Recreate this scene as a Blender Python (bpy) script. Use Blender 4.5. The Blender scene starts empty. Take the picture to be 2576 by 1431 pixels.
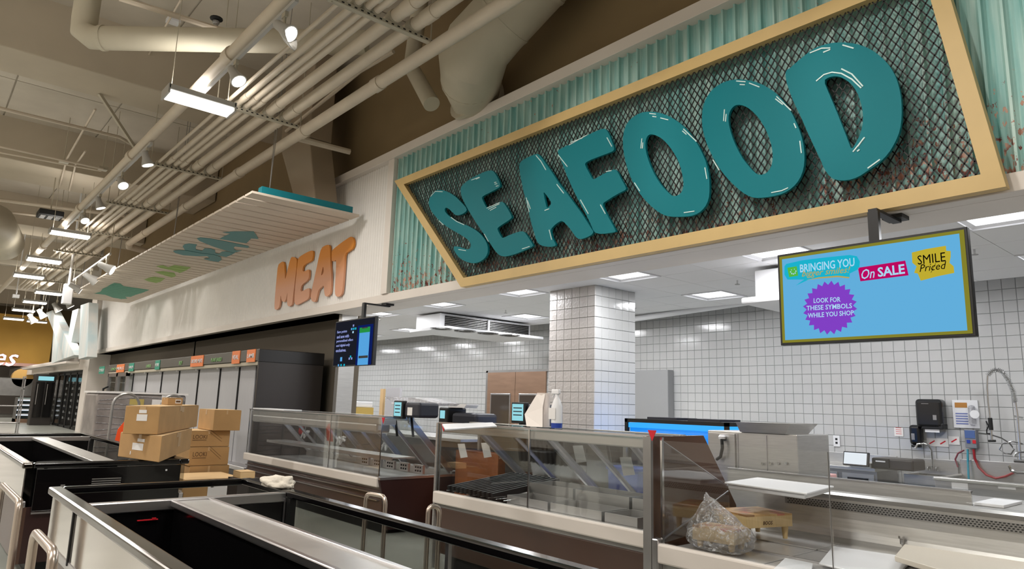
import bpy, bmesh, math, random
from mathutils import Vector as V, Matrix
from mathutils.geometry import tessellate_polygon
random.seed(7)
S = bpy.context.scene
COL = S.collection
# ---------------------------------------------------------------- camera
F = 1736.73; YAW, PIT, ROL = -.858870, .1731905, .0295482
cw = V((math.sin(YAW)*math.cos(PIT), math.cos(YAW)*math.cos(PIT), math.sin(PIT)))
cr0 = V((math.cos(YAW), -math.sin(YAW), 0)); cu0 = cr0.cross(cw)
cr = math.cos(ROL)*cr0 + math.sin(ROL)*cu0; cu = -math.sin(ROL)*cr0 + math.cos(ROL)*cu0
CP = V((0, 0, 1.47))
cam = bpy.data.objects.new('camera', bpy.data.cameras.new('camera')); COL.objects.link(cam)
cam.data.sensor_width = 36; cam.data.lens = F*36/2576; cam.data.clip_end = 300
m = Matrix((cr, cu, -cw)).transposed().to_4x4(); m.translation = CP; cam.matrix_world = m
S.camera = cam
# ---------------------------------------------------------------- world, exposure, general light
S.view_settings.view_transform = 'Standard'; S.view_settings.look = 'None'
S.view_settings.gamma = 1; S.view_settings.use_curve_mapping = False
S.view_settings.exposure = 0.0
wd = bpy.data.worlds.new('hall_ambient'); S.world = wd; wd.use_nodes = True
wd.node_tree.nodes['Background'].inputs[0].default_value = (1, .95, .88, 1)
wd.node_tree.nodes['Background'].inputs[1].default_value = .13
HALL_W, PREP_W, SPOT_W, UP_W = 95, 28, 34, 16

def area(loc, sx, sy, power, color=(1, .958, .905), rot=(0, 0, 0), vis=False):
    l = bpy.data.lights.new('area_light', 'AREA'); l.shape = 'RECTANGLE'; l.size = sx; l.size_y = sy
    l.energy = power; l.color = color
    o = bpy.data.objects.new('area_light', l); o.location = loc; o.rotation_euler = rot; COL.objects.link(o); return o

# ---------------------------------------------------------------- pixel helpers (points on real planes)
def P(px, py, ax, val):
    d = cr*(px-1288)/F + cu*(715.5-py)/F + cw
    return CP + d*((val-CP[ax])/d[ax])
X, Y, Z = 0, 1, 2
def zm(ox, oy, s, ax, val):
    return lambda x, y: P(ox+x*s, oy+y*s, ax, val)

# ---------------------------------------------------------------- materials
def lin(c): return tuple(((v/255)/12.92 if v/255 <= .04045 else ((v/255+.055)/1.055)**2.4) for v in c)
def mat(name, c, rough=.6, metal=0, nz=0, ns=8, bump=0, bs=40, c2=None, emit=None, es=0, coat=0, stretch=None, spec=.5):
    M = bpy.data.materials.new(name); M.use_nodes = True; nt = M.node_tree; b = nt.nodes['Principled BSDF']
    col = lin(c); b.inputs['Base Color'].default_value = (*col, 1)
    b.inputs['Roughness'].default_value = rough; b.inputs['Metallic'].default_value = metal
    b.inputs['Coat Weight'].default_value = coat; b.inputs['Specular IOR Level'].default_value = spec
    tc = nt.nodes.new('ShaderNodeTexCoord'); src = tc.outputs['Object']
    if stretch:
        mp = nt.nodes.new('ShaderNodeMapping'); mp.inputs['Scale'].default_value = stretch
        nt.links.new(src, mp.inputs[0]); src = mp.outputs[0]
    if nz or c2:
        n = nt.nodes.new('ShaderNodeTexNoise'); n.inputs['Scale'].default_value = ns; n.inputs['Detail'].default_value = 5
        nt.links.new(src, n.inputs['Vector'])
        mx = nt.nodes.new('ShaderNodeMix'); mx.data_type = 'RGBA'
        k = lin(c2) if c2 else tuple(max(0, v*(1-nz)) for v in col)
        mx.inputs[6].default_value = (*col, 1); mx.inputs[7].default_value = (*k, 1)
        rp = nt.nodes.new('ShaderNodeMapRange'); rp.inputs[1].default_value = .35; rp.inputs[2].default_value = .65
        nt.links.new(n.outputs[0], rp.inputs[0]); nt.links.new(rp.outputs[0], mx.inputs[0])
        nt.links.new(mx.outputs[2], b.inputs['Base Color'])
    if bump:
        n = nt.nodes.new('ShaderNodeTexNoise'); n.inputs['Scale'].default_value = bs; n.inputs['Detail'].default_value = 4
        nt.links.new(src, n.inputs['Vector'])
        bp = nt.nodes.new('ShaderNodeBump'); bp.inputs['Strength'].default_value = bump; bp.inputs['Distance'].default_value = .01
        nt.links.new(n.outputs[0], bp.inputs['Height']); nt.links.new(bp.outputs[0], b.inputs['Normal'])
    if emit:
        b.inputs['Emission Color'].default_value = (*lin(emit), 1); b.inputs['Emission Strength'].default_value = es
    return M
def glass(name, tint=(.93, .96, .95), refl=.06, edge=.5, rough=.0):
    M = bpy.data.materials.new(name); M.use_nodes = True; nt = M.node_tree; nt.nodes.clear()
    o = nt.nodes.new('ShaderNodeOutputMaterial'); t = nt.nodes.new('ShaderNodeBsdfTransparent'); g = nt.nodes.new('ShaderNodeBsdfGlossy')
    t.inputs[0].default_value = (*tint, 1); g.inputs['Roughness'].default_value = rough
    lw = nt.nodes.new('ShaderNodeLayerWeight'); lw.inputs[0].default_value = .25
    mr = nt.nodes.new('ShaderNodeMapRange'); mr.inputs[3].default_value = refl; mr.inputs[4].default_value = edge
    mx = nt.nodes.new('ShaderNodeMixShader'); nt.links.new(lw.outputs['Fresnel'], mr.inputs[0]); nt.links.new(mr.outputs[0], mx.inputs[0])
    nt.links.new(t.outputs[0], mx.inputs[1]); nt.links.new(g.outputs[0], mx.inputs[2]); nt.links.new(mx.outputs[0], o.inputs[0])
    return M
def emis(name, c, s):
    M = bpy.data.materials.new(name); M.use_nodes = True; nt = M.node_tree; nt.nodes.clear()
    o = nt.nodes.new('ShaderNodeOutputMaterial'); e = nt.nodes.new('ShaderNodeEmission'); e.inputs[0].default_value = (*lin(c), 1); e.inputs[1].default_value = s
    nt.links.new(e.outputs[0], o.inputs[0]); return M
m_deck = mat('painted deck', (196, 187, 172), .85, nz=.12, ns=1.2, bump=.2, bs=6)
m_beam = mat('painted beam', (190, 178, 158), .8, nz=.12, ns=.8)
m_pipe = mat('painted pipe', (208, 195, 176), .55, nz=.08, ns=3, bump=.05, bs=20)
m_duct = mat('painted duct', (196, 188, 168), .6, nz=.08, ns=2)
m_steelpaint = mat('painted strut', (176, 168, 150), .6)
m_dark = mat('black plastic', (18, 18, 20), .45)
m_blackgloss = mat('black enamel', (10, 9, 10), .15, coat=.3)
m_white = mat('white trim paint', (226, 218, 210), .6, nz=.04, ns=2)
m_whitecorr = mat('white ribbed panel', (238, 235, 231), .55, nz=.04, ns=2)
m_bwall = mat('brown painted wall', (140, 120, 88), .85, nz=.1, ns=1)
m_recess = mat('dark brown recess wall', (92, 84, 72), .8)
m_floor = mat('polished concrete floor', (172, 174, 166), .25, nz=.12, ns=1.5)
m_ceil = mat('white ceiling panel', (232, 231, 232), .8, bump=.1, bs=150)
m_grid = mat('ceiling grid', (150, 150, 150), .7)
m_tile = mat('glazed white tile', (188, 188, 187), .12, bump=.12, bs=9)
m_grout = mat('grey grout', (128, 130, 128), .9)
m_tileslate = mat('embossed wall tile', (184, 179, 176), .3, bump=.7, bs=26, nz=.06, ns=20)
m_gold = mat('ochre frame', (206, 176, 118), .5, nz=.05, ns=4)
m_mesh = mat('black expanded metal', (12, 11, 11), .6)
m_teal = mat('teal letter board', (0, 116, 126), .6, spec=.25)
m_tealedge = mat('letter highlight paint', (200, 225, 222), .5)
m_steel = mat('brushed stainless', (202, 200, 197), .3, .72, nz=.1, ns=6, stretch=(1, 1, 14))
m_steeld = mat('dull stainless', (160, 158, 156), .36, .7, nz=.15, ns=3)
m_pan = mat('pan steel', (196, 194, 192), .28, .6)
m_chrome = mat('chrome', (215, 215, 215), .12, 1)
m_alu = mat('aluminium strip', (205, 203, 205), .3, 1)
m_bump = mat('cream bumper rail', (206, 198, 190), .45)
m_brown = mat('brown case panel', (74, 52, 42), .32, nz=.06, ns=2)
m_maroon = mat('maroon side panel', (44, 22, 20), .35)
m_charcoal = mat('charcoal case panel', (50, 45, 42), .4)
m_curtain = mat('night curtain', (178, 178, 182), .6, nz=.05, ns=3, stretch=(20, 1, 1))
m_card = mat('cardboard', (178, 140, 92), .85, nz=.12, ns=5)
m_cardtop = mat('pale cardboard', (205, 172, 126), .85)
m_tape = mat('packing tape', (190, 158, 118), .3)
m_label = mat('paper label', (225, 222, 220), .7)
m_ink = mat('printed ink', (92, 66, 40), .8)
m_black = mat('black', (8, 8, 8), .6)
m_whitep = mat('white plastic', (222, 222, 224), .35)
m_beigep = mat('beige cutting board', (205, 196, 182), .4)
m_red = mat('red plastic', (200, 20, 35), .5)
m_orange = mat('orange flag', (240, 80, 20), .6)
m_blueplast = mat('blue plastic', (30, 60, 150), .4)
m_navy = mat('navy cover', (32, 34, 46), .5)
m_cloth = mat('towel cloth', (218, 210, 196), .9, bump=.5, bs=60)
m_copper = mat('brushed steel door', (170, 138, 116), .35, .6, nz=.15, ns=2, stretch=(1, 1, 6))
m_screenw = emis('lit screen white', (225, 232, 240), 1.1)
m_screenc = emis('lit screen cyan', (150, 215, 225), 1.0)
m_glass = glass('clear glass', (.98, .988, .985), .035, .3)
m_glassd = glass('freezer glass', (.93, .945, .93), .06, .5)
m_glassn = glass('coated freezer glass', (.42, .43, .42), .36, .8)
m_film = glass('plastic film', (.86, .86, .88), .16, .55, .14)
nt = m_film.node_tree; _g = [n for n in nt.nodes if n.type == 'BSDF_GLOSSY'][0]; _o = [n for n in nt.nodes if n.type == 'OUTPUT_MATERIAL'][0]
_n = nt.nodes.new('ShaderNodeTexNoise'); _n.inputs['Scale'].default_value = 22; _n.inputs['Detail'].default_value = 6; _n.inputs['Distortion'].default_value = 1.5
_tc = nt.nodes.new('ShaderNodeTexCoord'); nt.links.new(_tc.outputs['Object'], _n.inputs['Vector'])
_b = nt.nodes.new('ShaderNodeBump'); _b.inputs['Strength'].default_value = 1; _b.inputs['Distance'].default_value = .02; nt.links.new(_n.outputs[0], _b.inputs['Height']); nt.links.new(_b.outputs[0], _g.inputs['Normal'])
_d = nt.nodes.new('ShaderNodeBsdfDiffuse'); _d.inputs[0].default_value = (.8, .8, .82, 1)
_r = nt.nodes.new('ShaderNodeMapRange'); _r.inputs[1].default_value = .5; _r.inputs[2].default_value = .75; _r.inputs[3].default_value = .08; _r.inputs[4].default_value = .6; nt.links.new(_n.outputs[0], _r.inputs[0])
_m = nt.nodes.new('ShaderNodeMixShader'); _old = _o.inputs[0].links[0].from_socket; nt.links.new(_r.outputs[0], _m.inputs[0]); nt.links.new(_old, _m.inputs[1]); nt.links.new(_d.outputs[0], _m.inputs[2]); nt.links.new(_m.outputs[0], _o.inputs[0])
m_wood1 = mat('maple block', (205, 168, 112), .5, c2=(176, 130, 78), ns=9)
m_woodside = mat('maple block side', (212, 184, 134), .5, nz=.12, ns=10, stretch=(12, 12, 1))
m_strip = emis('fixture lamp', (255, 250, 240), 3.5)
m_troff = emis('panel lamp', (250, 250, 255), 2.6)
m_spotl = emis('spot lens', (255, 248, 235), 4)

# ---------------------------------------------------------------- geometry helper
class MB:
    def __init__(s): s.v = []; s.f = []
    def add(s, vs, fs):
        b = len(s.v); s.v += [V(v) for v in vs]; s.f += [tuple(i+b for i in f) for f in fs]; return s
    def hexa(s, c):  # 8 corners: bottom 4 then top 4
        return s.add(c, [(0, 3, 2, 1), (4, 5, 6, 7), (0, 1, 5, 4), (1, 2, 6, 5), (2, 3, 7, 6), (3, 0, 4, 7)])
    def box(s, x0, y0, z0, x1, y1, z1):
        x0, x1 = sorted((x0, x1)); y0, y1 = sorted((y0, y1)); z0, z1 = sorted((z0, z1))
        return s.hexa([(x0, y0, z0), (x1, y0, z0), (x1, y1, z0), (x0, y1, z0), (x0, y0, z1), (x1, y0, z1), (x1, y1, z1), (x0, y1, z1)])
    def bar(s, p, q, w, h, up=V((0, 0, 1))):
        p, q = V(p), V(q); d = (q-p).normalized()
        if abs(d.dot(up)) > .98: up = V((0, 1, 0))
        a = d.cross(up).normalized()*w/2; b = a.cross(d).normalized()*h/2
        return s.hexa([p-a-b, p+a-b, q+a-b, q-a-b, p-a+b, p+a+b, q+a+b, q-a+b])
    def tube(s, pts, r, n=10, cap=True, closed=False):
        pts = [V(p) for p in pts]; rs = r if isinstance(r, (list, tuple)) else [r]*len(pts)
        base = len(s.v); N = None
        for i, p in enumerate(pts):
            if i == 0: d = pts[1]-p
            elif i == len(pts)-1: d = p-pts[i-1]
            else: d = (p-pts[i-1]).normalized()+(pts[i+1]-p).normalized()
            d.normalize()
            if N is None: N = d.orthogonal().normalized()
            else: N = (N-d*N.dot(d)).normalized()
            B = d.cross(N)
            for k in range(n):
                a = 2*math.pi*k/n; s.v.append(p+(N*math.cos(a)+B*math.sin(a))*rs[i])
        for i in range(len(pts)-1):
            for k in range(n):
                a = base+i*n+k; b = base+i*n+(k+1) % n; s.f.append((a, b, b+n, a+n))
        if cap:
            s.f.append(tuple(base+k for k in range(n))[::-1]); s.f.append(tuple(base+(len(pts)-1)*n+k for k in range(n)))
        return s
    def lathe(s, c, prof, n=16, axis=V((0, 0, 1))):
        axis = axis.normalized(); return s.tube([V(c)+axis*h for r, h in prof], [max(r, 1e-4) for r, h in prof], n) if len(prof) > 1 else s
    def prism(s, poly, ext, holes=()):
        ext = V(ext); loops = [[V(p) for p in poly]]+[[V(p) for p in h] for h in holes]
        flat = [p for l in loops for p in l]; tris = tessellate_polygon(loops); b = len(s.v); n = len(flat)
        s.v += flat+[p+ext for p in flat]
        for t in tris: s.f.append(tuple(b+i for i in t)); s.f.append(tuple(b+n+i for i in reversed(t)))
        o = 0
        for l in loops:
            k = len(l)
            for i in range(k):
                j = (i+1) % k; s.f.append((b+o+i, b+o+j, b+n+o+j, b+n+o+i))
            o += k
        return s
    def quad(s, a, b, c, d): return s.add([a, b, c, d], [(0, 1, 2, 3)])
    def rot(s, ang, c, axis='Z'):
        M = Matrix.Rotation(ang, 3, axis); c = V(c); s.v = [c+M @ (v-c) for v in s.v]; return s
    def mesh(s, name, L=V((0, 0, 0)), fix=True):
        me = bpy.data.meshes.new(name); me.from_pydata([v-L for v in s.v], [], s.f)
        if fix:
            bm = bmesh.new(); bm.from_mesh(me); bmesh.ops.recalc_face_normals(bm, faces=bm.faces); bm.to_mesh(me); bm.free()
        return me
    def build(s, name, mt, parent=None, bevel=0, smooth=False, label=None, seg=2, fix=True):
        if parent is not None: L = wl(parent)
        else:
            xs = [v.x for v in s.v]; ys = [v.y for v in s.v]; zs = [v.z for v in s.v]
            L = V(((min(xs)+max(xs))/2, (min(ys)+max(ys))/2, min(zs)))
        me = s.mesh(name, L, fix); me.materials.append(mt)
        o = bpy.data.objects.new(name, me); COL.objects.link(o)
        if parent is not None: o.parent = parent
        else: o.location = L
        if smooth or bevel: 
            me.shade_smooth() if smooth else None
        if smooth:
            try: me.set_sharp_from_angle(angle=math.radians(40))
            except Exception: pass
        if bevel:
            b = o.modifiers.new('bevel', 'BEVEL'); b.width = bevel; b.segments = seg; b.limit_method = 'ANGLE'
        if label: o['label'] = label
        return o
def wl(o):
    L = V((0, 0, 0))
    while o is not None: L += V(o.location); o = o.parent
    return L
def tag(o, label, cat, group=None):
    o['label'] = label; o['category'] = cat
    if group: o['group'] = group
    return o
def root(name, loc, label, cat, group=None):
    o = bpy.data.objects.new(name, None); COL.objects.link(o); o.location = V(loc); o.empty_display_size = .1
    return tag(o, label, cat, group)
def struct(o): o['kind'] = 'structure'; return o
def stuff(o): o['kind'] = 'stuff'; return o
def inst(me, name, loc, parent=None):
    o = bpy.data.objects.new(name, me); COL.objects.link(o)
    if parent is not None: o.parent = parent; o.location = V(loc)-wl(parent)
    else: o.location = loc
    return o
def text(s, name, mt, org, xd, ud, width=None, height=None, parent=None, ext=.002, offs=0, shear=0, align='CENTER', tag_=None):
    """flat lettering laid on a real surface: org = centre, xd/ud = directions of writing and up"""
    c = bpy.data.curves.new(name, 'FONT'); c.body = s; c.size = 1; c.align_x = 'CENTER'; c.align_y = 'CENTER'; c.offset = offs; c.shear = shear; c.resolution_u = 2
    o = bpy.data.objects.new(name, c); COL.objects.link(o)
    dg = bpy.context.evaluated_depsgraph_get(); me = bpy.data.meshes.new_from_object(o.evaluated_get(dg)); bpy.data.objects.remove(o)
    xs = [v.co.x for v in me.vertices]; ys = [v.co.y for v in me.vertices]
    w0 = max(xs)-min(xs); h0 = max(ys)-min(ys); cx = (max(xs)+min(xs))/2; cy = (max(ys)+min(ys))/2
    sx = width/w0 if width else height/h0; sy = height/h0 if height else sx
    xd = V(xd).normalized(); ud = V(ud).normalized(); n = xd.cross(ud); L = wl(parent) if parent is not None else V(org)
    bm = bmesh.new(); bm.from_mesh(me)
    r = bmesh.ops.extrude_face_region(bm, geom=bm.faces[:])
    for e in r['geom']:
        if isinstance(e, bmesh.types.BMVert): e.co.z += 1
    for v in bm.verts:
        q = v.co.copy(); v.co = V(org)+xd*(q.x-cx)*sx+ud*(q.y-cy)*sy+n*(q.z*ext)-L
    bmesh.ops.recalc_face_normals(bm, faces=bm.faces); bm.to_mesh(me); bm.free(); me.materials.clear(); me.materials.append(mt)
    ob = bpy.data.objects.new(name, me); COL.objects.link(ob)
    if parent is not None: ob.parent = parent
    else: ob.location = V(org)
    return ob
XP, YP, ZP = V((1, 0, 0)), V((0, 1, 0)), V((0, 0, 1))

# ================================================================= SETTING
CZ, WY, FY, FB = 3.05, 9.783, 5.3, 2.95        # prep ceiling, back wall, facade plane, facade bottom
struct(MB().box(-62, -9, -.1, 6, 11, 0).build('floor', m_floor))
DK = 7.6
deck = struct(MB().box(-62, -9, DK, 6, 11, DK+.1).build('ceiling', m_deck))
pm = MB().box(-1.2, -.9, -.03, 1.19, .89, 0).mesh('ceiling_panel'); pm.materials.append(m_deck)
for i in range(17):
    for j in range(7):
        inst(pm, 'ceiling_panel', (-3-i*2.42, -5.5+j*1.82, DK-.002), deck)
struct(MB().box(-62, -9, 0, -61.8, 11, DK).build('wall_far', m_bwall))
struct(MB().box(-62, -9.1, 0, 6, -9, DK).build('wall_front', m_white))
struct(MB().box(6, -9, 0, 6.1, 11, DK).build('wall_right', m_white))
# upper brown wall above the facade trim
struct(MB().box(-33, 5.62, 5.2, 6, 5.75, DK).build('wall_upper', m_bwall))
# prep room shell
bw = struct(MB().box(-20.1, WY+.012, 0, 1.5, WY+.12, DK-.2).build('wall_back', m_grout))
struct(MB().box(-20.2, 5.9, 0, -20.1, WY+.1, CZ).build('wall_left', m_tile))
struct(MB().box(1.4, 5.3, 0, 1.5, WY+.1, CZ).build('wall_side', m_tile))
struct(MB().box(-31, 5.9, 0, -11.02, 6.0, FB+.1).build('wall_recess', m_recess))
# back wall tiles: nearest 300 separately, the rest joined
def tile_mb(w, h, x=0, z=0, y=0, t=.007, e=.003, mb=None):
    mb = mb or MB(); a, b = w/2, h/2
    c = [(x-a, y, z-b), (x+a, y, z-b), (x+a, y, z+b), (x-a, y, z+b)]
    d = [(x-a+e, y-t, z-b+e), (x+a-e, y-t, z-b+e), (x+a-e, y-t, z+b-e), (x-a+e, y-t, z+b-e)]
    return mb.add(c+d, [(4, 5, 6, 7), (0, 1, 5, 4), (1, 2, 6, 5), (2, 3, 7, 6), (3, 0, 4, 7)])
TS = .14; R0 = 1.8954
rows = [R0+TS*(k+.5) for k in range(-13, 9)]
cand = [(-.02-TS*i, z) for i in range(143) for z in rows]
def dcam(p): return (V((p[0], WY, p[1]))-CP).length
near = sorted([c for c in cand if c[0] < -1.0 and c[1] > 1.0], key=dcam)
tm = tile_mb(TS-.003, TS-.003).mesh('tile'); tm.materials.append(m_tile)
ns_ = set(near[:300])
for c in near[:300]: inst(tm, 'tile', (c[0], WY+.012, c[1]), bw)
mb = MB()
for c in cand:
    if c not in ns_: tile_mb(TS-.003, TS-.003, c[0], c[1], WY+.012, mb=mb)
stuff(mb.build('tiles', m_tile, bw, fix=False))
# prep ceiling of lay-in panels with square troffers
cl = struct(MB().box(-20.2, FY+.3, CZ+.09, 1.5, WY+.1, CZ+.19).build('ceiling', m_grid))
G = .6435; TX = [-1.45-1.93*k for k in range(10)]; TY = [6.35, 8.28]
cp1 = MB().box(-G/2+.003, -G/2+.003, 0, G/2-.003, G/2-.003, .018).mesh('ceiling_panel'); cp1.materials.append(m_ceil)
x = TX[0]+3*G
trof_n = 0
def troffer(x, y, k):
    t = root('ceiling_light', (x, y, CZ-.01), '', 'ceiling light')
    a = G/2-.004
    f = MB()
    for (x0, y0, x1, y1) in ((-a, -a, a, -a+.02), (-a, a-.02, a, a), (-a, -a+.02, -a+.02, a-.02), (a-.02, -a+.02, a, a-.02)): f.box(x+x0, y+y0, CZ-.012, x+x1, y+y1, CZ+.012)
    f.build('frame', m_whitep, t)
    b = .265
    # recessed reflector: sloping white sides up to a lit panel
    r = MB(); z0, z1 = CZ, CZ+.024
    c0 = [V((x-a+.02, y-a+.02, z0)), V((x+a-.02, y-a+.02, z0)), V((x+a-.02, y+a-.02, z0)), V((x-a+.02, y+a-.02, z0))]
    c1 = [V((x-b, y-b, z1)), V((x+b, y-b, z1)), V((x+b, y+b, z1)), V((x-b, y+b, z1))]
    for i in range(4): r.quad(c0[i], c0[(i+1) % 4], c1[(i+1) % 4], c1[i])
    r.build('reflector', m_whitep, t, fix=False)
    MB().box(x-b, y-b, z1-.004, x+b, y+b, z1+.01).build('diffuser', m_troff, t)
    if x < 1: area((x, y, CZ-.02), .45, .45, PREP_W, (.97, .98, 1.0))
    return t
ordn = ['nearest', 'second nearest', 'third nearest', 'fourth nearest', 'fifth nearest', 'sixth nearest', 'seventh nearest', 'eighth nearest', 'ninth nearest', 'farthest']
for j, y in enumerate(TY):
    for i, xx in enumerate(TX):
        t = troffer(xx, y, 0)
        t['label'] = 'square recessed ceiling light, %s of the row %s' % (ordn[i], 'just behind the store front' if j == 0 else 'along the tiled back wall')
        t['group'] = 'square ceiling lights'
for i in range(-3, 31):
    for j in range(-1, 6):
        px = TX[0]-G*i; py = TY[0]+G*j
        if (i >= 0 and i % 3 == 0 and j in (0, 3)) or px > 1.4-G/2 or py+G/2 > WY+.1: continue
        inst(cp1, 'ceiling_panel', (px, py, CZ), cl)
# tiled column
PX0, PX1, PY0, PY1 = -6.84, -5.99, 6.6, 7.42
pil = struct(MB().box(PX0+.012, PY0+.012, 0, PX1-.012, PY1, CZ).build('pillar', m_grout))
nz_ = 15; th = .1385
mA = tile_mb(.85/6-.004, th-.004).mesh('tile'); mA.materials.append(m_tileslate)
mBm = MB(); tile_mb(.82/6-.004, th-.004, mb=mBm); mBm.v = [V((-v.y, v.x, v.z)) for v in mBm.v]; mB_ = mBm.mesh('tile'); mB_.materials.append(m_tile)
for k in range(16):
    z = CZ-th*(k+.5)
    for i in range(6):
        inst(mA, 'tile', (PX0+.85/6*(i+.5), PY0+.012, z), pil)
        inst(mB_, 'tile', (PX1-.012, PY0+.82/6*(i+.5), z), pil)
# soffit: back, bottom and the store-front frame
struct(MB().box(-31, FY+.16, FB, 1.5, FY+.6, FB+.14).build('trim_1', m_white))
struct(MB().box(-31, FY+.14, FB+.1, 6, FY+.3, 5.3).build('wall_soffit', m_bwall))
struct(MB().box(-31, FY+.02, FB, 1.5, FY+.16, FB+.13).build('trim_2', m_white, bevel=.006))
struct(MB().box(-31.5, FY-.03, 5.22, 3, FY+.3, 5.36).build('trim_3', m_white, bevel=.005))
struct(MB().box(-9.2, FY-.01, FB+.13, -9.03, FY+.12, 5.22).build('trim_4', m_white, bevel=.004))
struct(MB().box(-31.6, FY-.1, 0, -30.6, FY+.8, 5.4).build('trim_5', m_white))
struct(MB().box(-31.6, 5.05, 2.36, -60, 5.6, 2.85).build('wall_cooler', m_white))
struct(MB().box(-31.6, 4.6, 2.58, -45, 5.04, 2.66).build('trim_9', m_white))
struct(MB().box(-11.12, FY+.3, 0, -11.0, FY+.6, FB+.02).build('trim_6', m_steel, bevel=.004))
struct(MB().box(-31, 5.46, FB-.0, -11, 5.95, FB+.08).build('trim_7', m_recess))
# ribbed sheets
def ribbed(name, x0, x1, z0, z1, y, pitch, d, prof, mt, label):
    mb = MB(); n = int(round((x1-x0)/pitch)); xs = []
    for i in range(n):
        for (u, w) in prof: xs.append((x0+(i+u)*pitch, y-w*d))
    xs.append((x1, y))
    mb.v = [V((a, b, z)) for z in (z0, z1) for a, b in xs]; k = len(xs)
    mb.f = [(i, i+1, i+1+k, i+k) for i in range(k-1)]
    o = mb.build(name, mt, fix=False, smooth=False); tag(o, label, 'wall panel'); return o
rib_prof = [(0, 0), (.12, .35), (.18, 1), (.32, 1), (.38, .35), (.5, 0), (.62, .12), (.74, 0)]
wav = [(i/6, .5-.5*math.cos(2*math.pi*i/6)) for i in range(6)]
# seafoam sheet print with specks and rust
mt = mat('seafoam sheet print', (128, 190, 180), .5); nt = mt.node_tree; b = nt.nodes['Principled BSDF']
tc = nt.nodes.new('ShaderNodeTexCoord')
def nd(t, **k):
    n = nt.nodes.new(t)
    for a, v in k.items(): n.inputs[a].default_value = v
    return n
mp = nd('ShaderNodeMapping'); mp.inputs['Scale'].default_value = (6, 1, .5); nt.links.new(tc.outputs['Object'], mp.inputs[0])
n1 = nd('ShaderNodeTexNoise', Scale=2.0, Detail=4.0); nt.links.new(mp.outputs[0], n1.inputs['Vector'])
cr1 = nt.nodes.new('ShaderNodeValToRGB'); cr1.color_ramp.elements[0].position = .3; cr1.color_ramp.elements[0].color = (*lin((102, 168, 165)), 1); cr1.color_ramp.elements[1].position = .7; cr1.color_ramp.elements[1].color = (*lin((186, 212, 204)), 1)
nt.links.new(n1.outputs[0], cr1.inputs[0])
mp2 = nd('ShaderNodeMapping'); mp2.inputs['Scale'].default_value = (1, 1, .6); nt.links.new(tc.outputs['Object'], mp2.inputs[0])
n2 = nd('ShaderNodeTexNoise', Scale=30.0, Detail=3.0, Roughness=.6); nt.links.new(mp2.outputs[0], n2.inputs['Vector'])
n3 = nd('ShaderNodeTexNoise', Scale=1.3, Detail=2.0); nt.links.new(tc.outputs['Object'], n3.inputs['Vector'])
sp = nt.nodes.new('ShaderNodeSeparateXYZ'); nt.links.new(tc.outputs['Object'], sp.inputs[0])
h = nt.nodes.new('ShaderNodeMapRange'); h.inputs[1].default_value = .0; h.inputs[2].default_value = .9; h.inputs[3].default_value = .15; h.inputs[4].default_value = -.045; nt.links.new(sp.outputs[2], h.inputs[0])
def mth(op, a, bb):
    q = nt.nodes.new('ShaderNodeMath'); q.operation = op
    for i, s in enumerate((a, bb)):
        if isinstance(s, (int, float)): q.inputs[i].default_value = s
        else: nt.links.new(s, q.inputs[i])
    return q.outputs[0]
v = mth('ADD', n2.outputs[0], h.outputs[0]); v = mth('ADD', v, mth('MULTIPLY', mth('SUBTRACT', n3.outputs[0], .5), .25))
cr2 = nt.nodes.new('ShaderNodeValToRGB'); cr2.color_ramp.elements[0].position = .66; cr2.color_ramp.elements[0].color = (0, 0, 0, 1); cr2.color_ramp.elements[1].position = .70; cr2.color_ramp.elements[1].color = (1, 1, 1, 1); nt.links.new(v, cr2.inputs[0])
mx = nt.nodes.new('ShaderNodeMix'); mx.data_type = 'RGBA'; nt.links.new(cr2.outputs[0], mx.inputs[0]); nt.links.new(cr1.outputs[0], mx.inputs[6])
n4 = nd('ShaderNodeTexNoise', Scale=9.0); nt.links.new(tc.outputs['Object'], n4.inputs['Vector'])
cr3 = nt.nodes.new('ShaderNodeValToRGB'); cr3.color_ramp.elements[0].position = .4; cr3.color_ramp.elements[0].color = (*lin((120, 50, 40)), 1); cr3.color_ramp.elements[1].position = .6; cr3.color_ramp.elements[1].color = (*lin((196, 150, 128)), 1); nt.links.new(n4.outputs[0], cr3.inputs[0]); nt.links.new(cr3.outputs[0], mx.inputs[7])
nt.links.new(mx.outputs[2], b.inputs['Base Color'])
ribbed('ribbed_panel', -9.03, 3.0, FB+.13, 5.22, FY+.1, .127, .045, rib_prof, mt, 'seafoam ribbed metal sheet with rust prints behind the seafood sign')
ribbed('ribbed_panel', -30.6, -9.2, FB+.13, 5.22, FY+.1, .076, .032, wav, m_whitecorr, 'long white fine-ribbed sheet behind the orange letters')

# ================================================================= SEAFOOD SIGN
GY = 5.2
a1, a2 = P(992, 455, Y, GY), P(2095, 0, Y, GY); b1, b2 = P(2531, 469, Y, GY), P(2392, 0, Y, GY); bl = P(1159, 722, Y, GY)
def isect(p, q, r, s):
    d1, d2 = q-p, s-r; den = d1.x*d2.z-d1.z*d2.x; t = ((r.x-p.x)*d2.z-(r.z-p.z)*d2.x)/den; return p+d1*t
TR = isect(a1, a2, b1, b2); TR.z = min(TR.z, 5.6)
quadO = [a1, TR, b1, bl]
def inset(q, w):
    n = len(q); c = sum(q, V((0, 0, 0)))/n; ls = []
    for i in range(n):
        p, r = q[i], q[(i+1) % n]; d = (r-p).normalized(); nn = V((d.z, 0, -d.x))
        if (c-p).dot(nn) < 0: nn = -nn
        ls.append((p+nn*w, r+nn*w))
    return [isect(*ls[i-1], *ls[i]) for i in range(n)]
quadI = inset(quadO, .115)
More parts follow.
